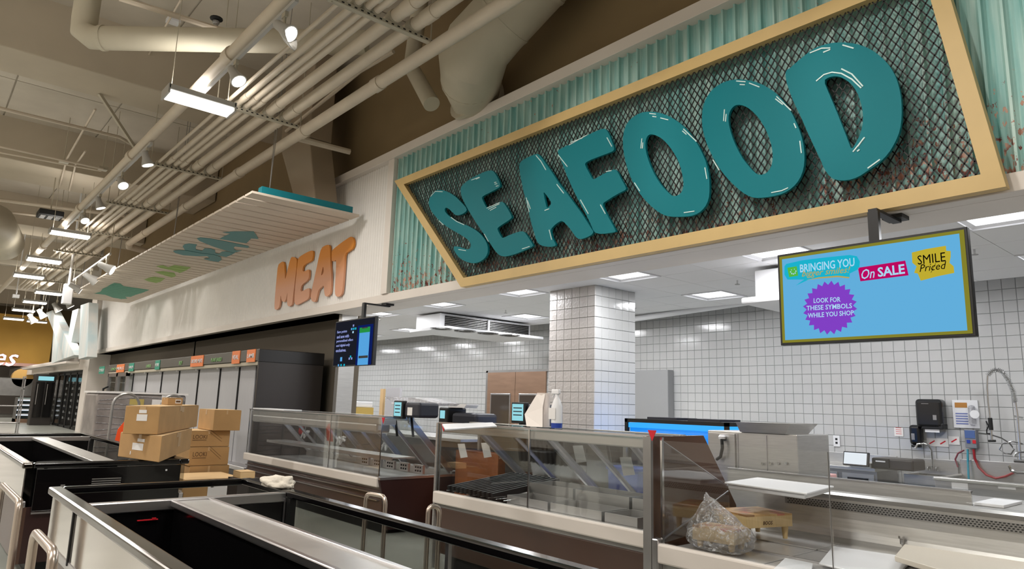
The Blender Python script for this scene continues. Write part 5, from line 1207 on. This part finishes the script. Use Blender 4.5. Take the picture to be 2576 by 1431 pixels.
# eye wash board and station
a, c = P(2394, 1006, Y, WY-.02), P(2465, 1078, Y, WY-.02)
t = root('eyewash_station', (a.x, WY, c.z), 'white notice board with an eyewash bowl beside the sprayer', 'eyewash station')
bx(a.x, WY-.02, c.z, c.x, WY, a.z).build('board', m_whitep, t, bevel=.004)
bx(a.x+.03, WY-.024, a.z-.09, a.x+.16, WY-.02, a.z-.03).build('brown_label', mat('amber label', (170, 116, 50), .5), t)
for k in range(5): bx(a.x+.03, WY-.023, a.z-.17-k*.03, a.x+.16, WY-.02, a.z-.155-k*.03).build('print_line', mat('blue print', (110, 120, 170), .6), t)
bx(a.x+.18, WY-.1, c.z+.03, c.x-.02, WY-.02, a.z-.06).build('cover', m_film, t, bevel=.03)
MB().tube([(a.x+.26, WY-.11, (a.z+c.z)/2), (a.x+.26, WY-.12, (a.z+c.z)/2)], .05, 14).build('dial', m_whitep, t)
# chemical mixer box with hoses
a, c = P(2425, 1080, Y, WY-.1), P(2458, 1128, Y, WY-.1)
t = root('chemical_mixer', (a.x, WY, c.z), 'grey and blue chemical mixer box with teal and red hoses', 'dispenser')
bx(a.x, WY-.1, c.z, c.x, WY, a.z).build('box', mat('mixer grey', (120, 124, 132), .4), t, bevel=.006)
bx(a.x+.005, WY-.105, a.z-.1, a.x+.11, WY-.1, a.z-.01).build('blue_label', mat('mixer blue', (70, 96, 150), .5), t)
for k, mm in enumerate((m_blueplast, m_red)): bx(a.x+.02+k*.06, WY-.107, a.z-.16, a.x+.055+k*.06, WY-.1, a.z-.12).build('button', mm, t)
MB().tube([P(2434, 1130, Y, WY-.06), P(2435, 1165, Y, WY-.1), P(2437, 1205, Y, WY-.12)], .012, 8).build('teal_hose', mat('teal hose', (20, 130, 150), .4), t, smooth=True)
MB().tube([P(x, y, Y, WY-.08) for x, y in ((2449, 1130), (2452, 1152), (2462, 1175), (2482, 1195), (2505, 1203), (2530, 1198), (2552, 1188))], .014, 8).build('red_hose', mat('red hose', (150, 24, 36), .4), t, smooth=True)
MB().tube([P(x, y, Y, WY-.08) for x, y in ((2425, 1132), (2410, 1140), (2403, 1155), (2410, 1175))], .01, 8).build('clear_hose', mat('dark red hose', (120, 60, 70), .4), t, smooth=True)
# big sink with pre-rinse sprayer
t = root('wash_sink', (-1.6, 9.4, 0), 'large stainless wash sink with rolled front rim at the right', 'sink')
kx0 = P(2412, 1150, Y, WY).x+.02
bx(kx0, WY-.04, .7, 1.2, WY-.005, .99).build('backsplash', m_steel, t, bevel=.006)
MB().tube([(P(2350, 1203, Y, 9.05).x, 9.05, .79), (1.2, 9.05, .79)], .022, 10).build('rolled_rim', m_steel, t, smooth=True)
MB().tube([(P(2350, 1203, Y, 9.05).x, 9.05, .79), (kx0-.02, 9.3, .79), (kx0-.0, WY-.06, .8)], .02, 10).build('side_rim', m_steel, t, smooth=True)
bx(P(2350, 1203, Y, 9.05).x, 9.06, .3, 1.2, 9.1, .78).build('front_panel', m_steel, t, bevel=.004)
bx(P(2350, 1203, Y, 9.05).x, 9.1, .3, 1.2, WY-.04, .34).build('bottom', m_steeld, t)
for k, px in enumerate((2414, 2532)): q = P(px, 1222, Y, 9.05); bx(q.x-.08, 9.055, q.z-.035, q.x+.08, 9.06, q.z+.035).build('rim_label', m_label, t)
for k in range(4):
    xa = -2.0+k*.62; d = bx(xa, 9.03, .08, xa+.6, 9.06, .66).build('door', m_steeld, t, bevel=.004); bx(xa+.06, 9.0, .5, xa+.16, 9.03, .62).build('latch', m_dark, d)
for xx_ in (-2.2, 1.1): bx(xx_-.02, 9.1, 0, xx_+.02, 9.14, .3).build('leg', m_steel, t)
YS = WY-.3
t = root('rinse_sprayer', P(2560, 1180, Y, YS), 'tall chrome spring sprayer tap arching over the wash sink', 'faucet')
SP = lambda *l: [P(1800+x*.4061, 850+y*.4061, Y, YS) for x, y in l]
riser = SP((1890, 770), (1883, 640), (1870, 480), (1858, 400))
MB().tube(riser, .012, 8).build('riser', m_chrome, t, smooth=True)
arc = SP((1858, 400), (1845, 330), (1815, 260), (1780, 210), (1745, 195), (1710, 205), (1685, 232))
MB().tube(arc, .011, 8).build('arch_hose', m_steeld, t, smooth=True)
co = []; tot = 34*10
def along(pl, u):
    L = [0]
    for a, c in zip(pl, pl[1:]): L.append(L[-1]+(c-a).length)
    d = u*L[-1]
    for i in range(len(pl)-1):
        if d <= L[i+1] or i == len(pl)-2: return pl[i].lerp(pl[i+1], (d-L[i])/(L[i+1]-L[i])), (pl[i+1]-pl[i]).normalized()
for k in range(tot+1):
    p_, d_ = along(arc, k/tot); n_ = YP; b2 = d_.cross(n_); a = k*2*math.pi/10; co.append(p_+(n_*math.cos(a)+b2*math.sin(a))*.026)
MB().tube(co, .0035, 4).build('spring', m_chrome, t, fix=False)
MB().tube(SP((1685, 232), (1682, 300), (1688, 400), (1697, 465), (1700, 500)), .011, 8).build('drop_hose', m_chrome, t, smooth=True)
MB().tube(SP((1700, 495), (1708, 570)), .022, 10).build('grip', m_black, t, smooth=True)
MB().tube(SP((1676, 515), (1690, 545), (1680, 570), (1680, 590), (1700, 592)), .008, 6).build('lever', m_black, t, smooth=True)
MB().tube(SP((1708, 570), (1712, 632)), .014, 8).build('nozzle', m_chrome, t, smooth=True); MB().tube(SP((1690, 637), (1736, 637)), .012, 8).build('spray_face', m_black, t)
MB().tube(SP((1630, 590), (1700, 598), (1770, 620), (1820, 650), (1850, 690), (1830, 720), (1790, 715), (1760, 690), (1775, 655), (1840, 640), (1905, 655)), .009, 6).build('looped_hose', m_chrome, t, smooth=True)
MB().tube(SP((1850, 485), (1905, 495)), .012, 8).build('wall_bracket', m_chrome, t)
MB().tube(SP((1850, 735), (1860, 715), (1890, 705), (1930, 705)), .014, 8).build('spout', m_chrome, t, smooth=True)
MB().tube(SP((1820, 790), (1835, 820), (1870, 835), (1930, 835)), .02, 8).build('valve_body', m_chrome, t, smooth=True)
MB().tube(SP((1850, 760), (1930, 765)), .02, 8).build('mixer_body', m_chrome, t, smooth=True)
# leaning panels and white tub at the far left of the prep room
for i, (p0_, w, h_, mm, lab) in enumerate(((P(957, 1045, Y, 8.6), .07, .9, m_cardtop, 'tall thin tan board leaning behind the dark scale'), (P(985, 1045, Y, 8.5), .3, .92, mat('grey foam board', (182, 180, 184), .6), 'tall pale grey board leaning behind the dark scale'))):
    o = MB().box(p0_.x-w, p0_.y, .5, p0_.x+w, p0_.y+.06, P(975, 975 if i else 978, Y, p0_.y).z).build('board', mm); tag(o, lab, 'board')
    MB().box(p0_.x-w, p0_.y+.02, 0, p0_.x+w, p0_.y+.05, .5).build('lower_end', mm, o)
q0_ = P(838, 1008, Y, 7.0); q1_ = P(882, 1040, Y, 7.0)
t = root('white_tub', (q0_.x, 7.0, .0), 'white tub on a yellow box just right of the steel corner post', 'tub')
bx(q0_.x-.3, 7.0, q1_.z+.14, q1_.x, 7.5, q0_.z).build('tub', m_whitep, t, bevel=.01)
bx(q0_.x-.3, 6.98, .0, q1_.x+.05, 7.5, q1_.z+.13).build('yellow_box', mat('yellow box', (190, 160, 84), .6), t)
MB().tube([P(848, 1003, Y, 7.2), P(856, 998, Y, 7.2), P(866, 1003, Y, 7.2)], .012, 6).build('tap', m_chrome, t)

# ================================================================= FREEZER ISLANDS
def island(nm, lab, x0, x1, y0, y1, zr, bars, divy, end_black):
    t = root(nm, ((x0+x1)/2, y0, 0), lab, 'freezer')
    rw = .075
    bx(x0+.12, y0+.15, 0, x1-.12, y1-.15, .12).build('kick_base', m_black, t)
    bx(x0+.02, y0+.04, .12, x1-.02, y0+.07, .55).build('lower_panel', m_brown, t); bx(x0+.02, y1-.07, .12, x1-.02, y1-.04, .55).build('lower_panel', m_brown, t)
    bx(x0+.02, y0+.07, .12, x0+.05, y1-.07, .55).build('lower_panel', m_maroon, t); bx(x1-.05, y0+.07, .12, x1-.02, y1-.07, .55).build('lower_panel', m_maroon, t)
    bx(x0+.05, y0+.07, .15, x1-.05, y1-.07, .28).build('tank_floor', m_black, t)
    for (a, c, e, f) in ((x0+.02, y0+.02, x1-.02, y0+.06), (x0+.02, y1-.06, x1-.02, y1-.02)): bx(a, c, .55, e, f, .6).build('glass_sill', m_alu, t, bevel=.006)
    bx(x0+.07, y0+.09, .28, x1-.07, y0+.11, .86).build('liner', m_blackgloss, t)
    for (a, c, e, f, mm) in ((x0, y0, x1, y0+rw, m_rim), (x0, y1-rw, x1, y1, m_blackgloss), (x0, y0+rw, x0+.05, y1-rw, m_blackgloss), (x1-.05, y0+rw, x1, y1-rw, m_blackgloss)):
        bx(a, c, zr-.045, e, f, zr).build('rim', mm, t, bevel=.012, seg=3)
    xs = [x0+.03]+bars+[x1-.03]
    n = 0
    for a, c in zip(xs, xs[1:]):
        k = max(1, round((c-a)/1.9))
        for i in range(k):
            p, q = a+(c-a)*i/k, a+(c-a)*(i+1)/k
            bx(p+.006, y0+.025, .6, q-.006, y0+.033, zr-.04).build('near_glass', m_mirror, t)
            bx(p+.01, y1-.033, .6, q-.01, y1-.025, zr-.04).build('far_glass', m_glassd, t)
            if i: bx(p-.012, y1-.04, .6, p+.012, y1-.02, zr-.04).build('glass_joint', m_alu, t)
    for b_ in bars:
        bx(b_-.03, y0+rw, zr-.07, b_+.03, y1-rw, zr-.012).build('cross_bar', m_alu, t, bevel=.006)
        bx(b_-.02, y0+.1, .28, b_+.02, y1-.35, zr-.07).build('cross_wall', m_blackgloss, t)
        bx(b_+.005, y1-.36, .28, b_+.03, y1-rw+.01, zr-.07).build('cross_wall', m_blackgloss, t)
        bx(b_+.03, y1-.075, .5, b_+.09, y1-.035, zr-.045).build('corner_post', m_black, t); bx(b_+.031, y1-.09, .5, b_+.038, y1-.08, zr-.05).build('post_edge', m_alu, t)
        bx(b_-.02, y0+.015, .58, b_+.0, y0+.024, zr-.04).build('glass_joint', m_dark, t)
    return t
m_rim = mat('smoked steel rim', (104, 98, 92), .16, 1, nz=.2, ns=3)
m_mirror = mat('reflective coated glass', (205, 198, 190), .06, .85)
I1 = island('freezer_island', 'long open freezer island in the foreground with a steel centre divider', -5.13, .8, .745, 1.985, .9, [-4.36], 1.36, False)
dv0 = -4.33
bx(dv0, 1.25, .30, .78, 1.44, .845).build('centre_wall', m_blackgloss, I1)
bx(dv0, 1.235, .845, .78, 1.455, .875).build('divider_top', m_steel, I1, bevel=.004)
for yy_ in (1.235, 1.44): bx(dv0, yy_-.008, .85, .78, yy_+.022, .884).build('divider_lip', m_alu, I1, bevel=.005)
for i in range(9):
    x = -4.1+i*.32; MB().tube([(x, .87, .34), (x, 1.24, .36)], .004, 5).build('shelf_wire', m_steeld, I1)
    for j in range(4): MB().lathe((x, .92+j*.09, .345), [(.006, 0), (.006, .008)], 6).build('peg', m_whitep, I1)
q = P(383, 1307, X, -4.33); bx(-4.339, q.y-.075, q.z-.0025, -4.33, q.y+.03, q.z+.0025).build('red_clip_rail', m_red, I1); bx(-4.339, q.y-.0, q.z, -4.33, q.y+.02, q.z+.009).build('red_clip', m_red, I1)
I2 = island('freezer_island', 'second open freezer island at the left carrying the big cartons', -11.65, -6.86, .8, 2.07, .9, [-11.0], 1.45, True)
bx(-10.98, 1.36, .3, -6.95, 1.5, .85).build('divider_wall', m_blackgloss, I2); bx(-10.98, 1.34, .85, -6.95, 1.52, .88).build('divider_top', m_steel, I2, bevel=.005)
bx(-6.93, .87, .86, -6.86-.05, 2.0, .885).build('inner_trim', m_alu, I2)
bx(-6.869, .9, .52, -6.858, 2.0, .85).build('end_panel', m_blackgloss, I2, bevel=.004)
for k in range(6): bx(-6.858, 1.30, .66+k*.018, -6.853, 1.52, .668+k*.018).build('vent_slat', m_steeld, I2)
bx(-6.858, 1.08, .70, -6.854, 1.11, .72).build('badge', m_steeld, I2); bx(-6.858, 1.87, .80, -6.853, 1.885, .815).build('white_dot', m_whitep, I2)
bx(-6.86, .9, .50, -6.845, 2.0, .515).build('lower_trim', m_alu, I2)
for i in range(8): MB().tube([(-10.6+i*.45, .92, .6), (-10.6+i*.45, 1.34, .6)], .006, 5).build('shelf_wire', m_steeld, I2)
# bent-tube bumper rails round the islands
def rail(pts, r, lab):
    t = root('bumper_rail', pts[0], lab, 'rail', 'bent steel bumper rails')
    pts = [V(p) for p in pts]; out = [pts[0]]
    for i in range(1, len(pts)-1):
        a, b, c = pts[i-1], pts[i], pts[i+1]; ra = min(.06, (a-b).length*.45, (c-b).length*.45)
        p, q = b+(a-b).normalized()*ra, b+(c-b).normalized()*ra
        for k in range(5): u = k/4; out.append(p.lerp(b, u).lerp(b.lerp(q, u), u))
    out.append(pts[-1]); MB().tube(out, r, 10).build('tube', m_railm, t, smooth=True)
    for e in (pts[0], pts[-1]):
        if e.z < .05: MB().tube([(e.x, e.y, 0), (e.x, e.y, .012)], r*2.2, 12).build('foot_plate', m_railm, t)
m_railm = mat('satin steel tube', (196, 182, 170), .3, .9)
a = P(85, 1333, Z, .72); a = V((-4.62, .40, 0))
def railpx(l, yv): return [P(x, y, Y, yv) for x, y in l]
r1 = railpx([(75, 1431), (88, 1336), (143, 1336), (140, 1400)], .5)
zt_ = r1[1].z
rail([(r1[1].x, .5, 0), (r1[1].x, .5, zt_), (r1[2].x, .5, zt_), (r1[2].x, .5, 0)], .018, 'bent steel bumper rail in front of the foreground freezer corner')
r2 = railpx([(0, 1258), (50, 1262), (40, 1431)], .6); zt_ = r2[1].z
rail([(r2[0].x, .6, 0), (r2[0].x, .6, zt_), (r2[1].x, .6, zt_), (r2[1].x, .6, 0)], .02, 'bent steel bumper rail at the left edge before the second freezer')
r3 = railpx([(921, 1240), (962, 1242)], 2.75); zt_ = r3[0].z
rail([(r3[0].x, 2.75, 0), (r3[0].x, 2.75, zt_), (r3[1].x, 2.78, zt_), (r3[1].x, 2.78, 0)], .016, 'upright bent rail seen behind the foreground freezer, left one')
r4 = P(1078, 1273, Y, 3.0)
rail([(r4.x, 3.0, 0), (r4.x, 3.0, r4.z), (r4.x+.0, 3.1, r4.z-.01), (r4.x+.0, 3.1, 0)], .018, 'upright bent rail close to the seafood case corner')
# towel on the rim
bm = bmesh.new(); bmesh.ops.create_icosphere(bm, subdivisions=4, radius=1)
for v in bm.verts:
    n = v.co.copy(); k = 1+noise.noise(n*1.5)*.3+noise.noise(n*3.5)*.14+noise.noise(n*9)*.04
    v.co = V((n.x*.12, n.y*.07, max(n.z, -.45)*.05+.0225))*k
me = bpy.data.meshes.new('towel'); bm.to_mesh(me); bm.free(); me.materials.append(m_cloth); me.shade_smooth()
q = P(696, 1222, Z, .91); o = bpy.data.objects.new('crumpled_towel', me); COL.objects.link(o); o.location = (q.x, 1.93, .902); o.rotation_euler.z = .6; tag(o, 'crumpled white towel lying on the far rim of the foreground freezer', 'towel')

# ================================================================= CARTONS
def carton(A, u, v, h, lab, grp=None, tape=True, lb=None, flaps=False, word=None, mt=None):
    A, u, v = V(A), V(u), V(v); t = root('carton', A+(u+v)/2, lab, 'carton', grp); U = ZP*h
    body = MB().hexa([A, A+u, A+u+v, A+v, A+U, A+u+U, A+u+v+U, A+v+U] if u.cross(v).z > 0 else [A, A+v, A+u+v, A+u, A+U, A+v+U, A+u+v+U, A+u+U]).build('box', mt or m_card, t, bevel=.006)
    c = A+(u+v)/2+U+ZP*.001
    for s0 in (0, 1):
        a = A+v*(.5 if s0 else 0)+U+ZP*.0015; w = v*.495
        MB().prism([a+u*.003, a+u*.997, a+u*.997+w, a+u*.003+w], ZP*.003).build('top_flap', m_cardtop if mt is None else mt, t)
    un, vn = u.normalized(), v.normalized()
    if tape:
        n_ = un.cross(ZP); n_ = n_ if n_.dot(vn) < 0 else -n_
        a = A+v*.5
        for f_, dr in ((A+v*.5, -un), (A+v*.5+u, un)):
            MB().prism([f_+dr*.001-vn*.025+U*.75, f_+dr*.001+vn*.025+U*.75, f_+dr*.001+vn*.025+U, f_+dr*.001-vn*.025+U], dr*.001).build('tape', m_tape, t)
        MB().prism([A-n_*0-vn*.0015+u*.45+U*.8, A-vn*.0015+u*.5+U*.8, A-vn*.0015+u*.5+U, A-vn*.0015+u*.45+U], -vn*.001).build('tape', m_tape, t)
    return t, body
def on_face(t, A, e, nrm, h, u0, u1, z0, z1, mt, nm='sticker'):
    a, c = A+e*u0, A+e*u1; return MB().prism([a+ZP*h*z0+nrm*.001, c+ZP*h*z0+nrm*.001, c+ZP*h*z1+nrm*.001, a+ZP*h*z1+nrm*.001], nrm*.0015).build(nm, mt, t)
A = P(400, 1163, Z, .905); B = P(296, 1148, Z, .905); Cc = P(478, 1130, Z, .905)
h1 = P(400, 1094, Y, A.y).z-.905
u, v = Cc-A, B-A
t, _ = carton(A, u, v, h1-.009, 'lower big carton with a caved-in front, overhanging the corner of the second freezer')
nrm = v.cross(ZP).normalized(); nrm = nrm if nrm.dot(u) < 0 else -nrm
on_face(t, A, v, nrm, h1, .4, .66, .35, .62, m_label); on_face(t, A, v, nrm, h1, .38, .55, .68, .8, m_label); on_face(t, A, v, nrm, h1, .68, .70, .15, .28, m_label)
nr2 = u.cross(ZP).normalized(); nr2 = nr2 if nr2.dot(v) < 0 else -nr2
on_face(t, A, u, nr2, h1, .5, .58, .35, .95, m_tape, 'tape')
A2 = P(396, 1093, Z, .905+h1); B2 = P(308, 1091, Z, .905+h1); C2 = P(495, 1073, Z, .905+h1)
u2, v2 = C2-A2, B2-A2; h2 = P(395, 1023, Y, A2.y).z-.905-h1
t, _ = carton(A2, u2, v2, h2, 'upper big carton with two white stickers, stacked on the caved-in one')
nrm = v2.cross(ZP).normalized(); nrm = nrm if nrm.dot(u2) < 0 else -nrm
on_face(t, A2, v2, nrm, h2, .35, .65, .48, .72, m_label); on_face(t, A2, v2, nrm, h2, .38, .6, .76, .88, m_label)
nr2 = u2.cross(ZP).normalized(); nr2 = nr2 if nr2.dot(v2) < 0 else -nr2
on_face(t, A2, u2, nr2, h2, .5, .56, .75, .98, m_tape, 'tape')
# small parcel on top of the upper carton
zt3 = .905+h1+h2+.008; A3 = A2+u2*.5+v2*.5; A3.z = zt3; w3 = P(459, 1018, X, A3.x).y-A3.y; hh3 = P(425, 1001, X, A3.x).z-zt3
t, _ = carton(A3, V((0, w3, 0)), V((-.22, 0, 0)), hh3, 'small carton with a barcode sticker on top of the upper big carton')
on_face(t, A3, V((0, w3, 0)), XP, hh3, .5, .88, .25, .8, m_label); on_face(t, A3+XP*.002, V((0, w3, 0)), XP, hh3, .54, .84, .38, .66, m_ink, 'barcode')
# stack with printing beside the upright cooler
XBX = -9.3
def face_box(px0, py0, px1, py1, xv, dep, lab, zb=None, **k):
    a, c = P(px0, py0, X, xv), P(px1, py1, X, xv)
    mx_ = (px0+px1)/2; a.z = P(mx_, py0, X, xv).z; c.z = P(mx_, py1, X, xv).z
    if zb is not None: c.z = zb
    t, bb = carton(V((xv, a.y, c.z)), V((0, c.y-a.y, 0)), V((-dep, 0, 0)), a.z-c.z-.009, lab, **k); return t, V((xv, a.y, c.z)), V((0, c.y-a.y, 0)), a.z-c.z
for i, (ya, yb, lab) in enumerate(((1082, 1123, 'upper printed carton in the stack before the white curtains'), (1123, 1170, 'middle printed carton in the stack before the white curtains'), (1170, 1215, 'lower printed carton mostly hidden under the middle one'))):
    t, A_0, e_, hh = face_box(478, ya, 576 if i == 0 else 573, yb, XBX, .55, lab, zb=(.065 if i == 2 else None), grp='printed cartons')
    if i < 2:
        c = A_0+e_*.26+ZP*hh*.6+XP*.002
        text('LOOKI', 'lettering', m_ink, c, YP, ZP, e_.y*.34, hh*.24, t, .0008, .0)
        MB().bar(A_0+e_*.08+ZP*hh*.4+XP*.0015, A_0+e_*.42+ZP*hh*.4+XP*.0015, .006, .002, up=XP).build('print_line', m_ink, t)
        p_, q_ = A_0+e_*.48+ZP*hh*.88+XP*.0015, A_0+e_*.8+ZP*hh*.3+XP*.0015
        for k in (0, .035): MB().bar(p_+ZP*k, q_+ZP*k, .003, .002, up=XP).build('print_line', m_ink, t)
t, A_0, e_, hh = face_box(540, 1030, 603, 1085, XBX+.12, .6, 'carton with open top flaps on top of the printed stack', zb=P(527, 1082, X, XBX).z+.001)
t, A_0, e_, hh = face_box(466, 1203, 600, 1300, XBX+.8, .75, 'wide flat carton with a white paper, at the foot of the printed stack', zb=.065)
on_face(t, A_0, e_, XP, hh, .4, .75, .55, .9, m_label)
tag(MB().box(-9.95, 2.45, .0, -8.4, 3.6, .06).build('pallet', m_woodside), 'wooden pallet under the printed cartons', 'pallet')
# small torn carton and paper on island edge
q = P(622, 1190, Y, 2.6)
t, _ = carton(V((q.x-.1, 2.5, q.z-.04)), V((.2, 0, 0)), V((0, .14, 0)), .06, 'tiny torn carton on the post behind the foreground freezer', tape=False, mt=m_cardtop)
t_ = bx(q.x-.16, 2.48, 0, q.x+.1, 2.7, q.z-.042).build('post_box', m_charcoal); tag(t_, 'dark stand under the tiny torn carton', 'stand')
# hooped cart with wrapped goods
m_wrap = mat('stretch-wrapped goods', (150, 142, 138), .35, nz=.35, ns=4, bump=.6, bs=9)
t = root('hoop_cart', (-11, 3.0, 0), 'steel platform cart with hooped end handles behind the cartons', 'cart')
bx(-12.3, 2.2, .22, -11.75, 3.9, .27).build('deck', m_steeld, t, bevel=.01)
for xx_, (pa, pb) in ((-11.75, ((283, 350))), (-11.75, ((405, 462)))):
    y0_, y1_ = P(pa, 1020, X, xx_).y, P(pb, 1020, X, xx_).y; zt_ = P((pa+pb)/2, 990 if pa < 300 else 994, X, xx_).z; r_ = (y1_-y0_)/2
    pts = [(xx_, y0_, .27), (xx_, y0_, zt_-r_)]+[(xx_, y0_+r_-r_*math.cos(a*math.pi/10), zt_-r_+r_*math.sin(a*math.pi/10)) for a in range(1, 10)]+[(xx_, y1_, zt_-r_), (xx_, y1_, .27)]
    MB().tube(pts, .02, 8).build('hoop_handle', m_steeld, t, smooth=True)
for xx_ in (-12.25, -11.8):
    for yy_ in (2.35, 3.8): MB().tube([(xx_-.02, yy_, .1), (xx_+.02, yy_, .1)], .1, 14).build('wheel', m_dark, t, smooth=True)
ww = xbox(246, 988, 455, 1130, -12.35, .9)
o = MB().box(-13.3, ww[1], .0, -12.35, ww[4], ww[5]).build('wrapped_goods', m_wrap, bevel=.04, seg=3); tag(o, 'grey stretch-wrapped load standing beside the hooped cart', 'wrapped load')
bx(-13.32, ww[1]-.02, ww[5], -12.33, ww[4]+.02, ww[5]+.03).build('cap_board', m_label, o)
random.seed(5)
for k in range(14):
    z = .3+k*.09; MB().tube([(-12.345, ww[1]+.02, z+random.uniform(-.03, .03)), (-12.34, (ww[1]+ww[4])/2, z+random.uniform(-.06, .06)), (-12.345, ww[4]-.02, z+random.uniform(-.03, .03))], .006, 4).build('film_fold', m_film, o)
q = P(428, 985, X, -12.35); bx(-12.347, q.y-.12, q.z-.14, -12.34, q.y+.02, q.z-.04).build('paper_slip', m_label, o)
for k, (yy_, c_) in enumerate(((.35, (180, 160, 90)), (.6, (226, 222, 220)))): bx(-12.347, ww[1]+(ww[4]-ww[1])*yy_, ww[5]-.18, -12.34, ww[1]+(ww[4]-ww[1])*(yy_+.16), ww[5]-.08).build('wrapped_label', mat('wrapped label', c_, .6), o)
q = P(303, 1090, X, -11.7); o = MB().prism([q+V((0, -.07, -.16)), q+V((0, .05, -.14)), q+V((0, .08, .08)), q+V((0, .03, .17)), q+V((0, -.04, .06))], (-.01, 0, 0)).build('orange_flag', m_orange); tag(o, 'bright orange flag left of the big cartons', 'flag')
MB().tube([q+V((-.01, 0, .1)), V((q.x-.01, q.y, 0))], .01, 6).build('pole', m_steeld, o)
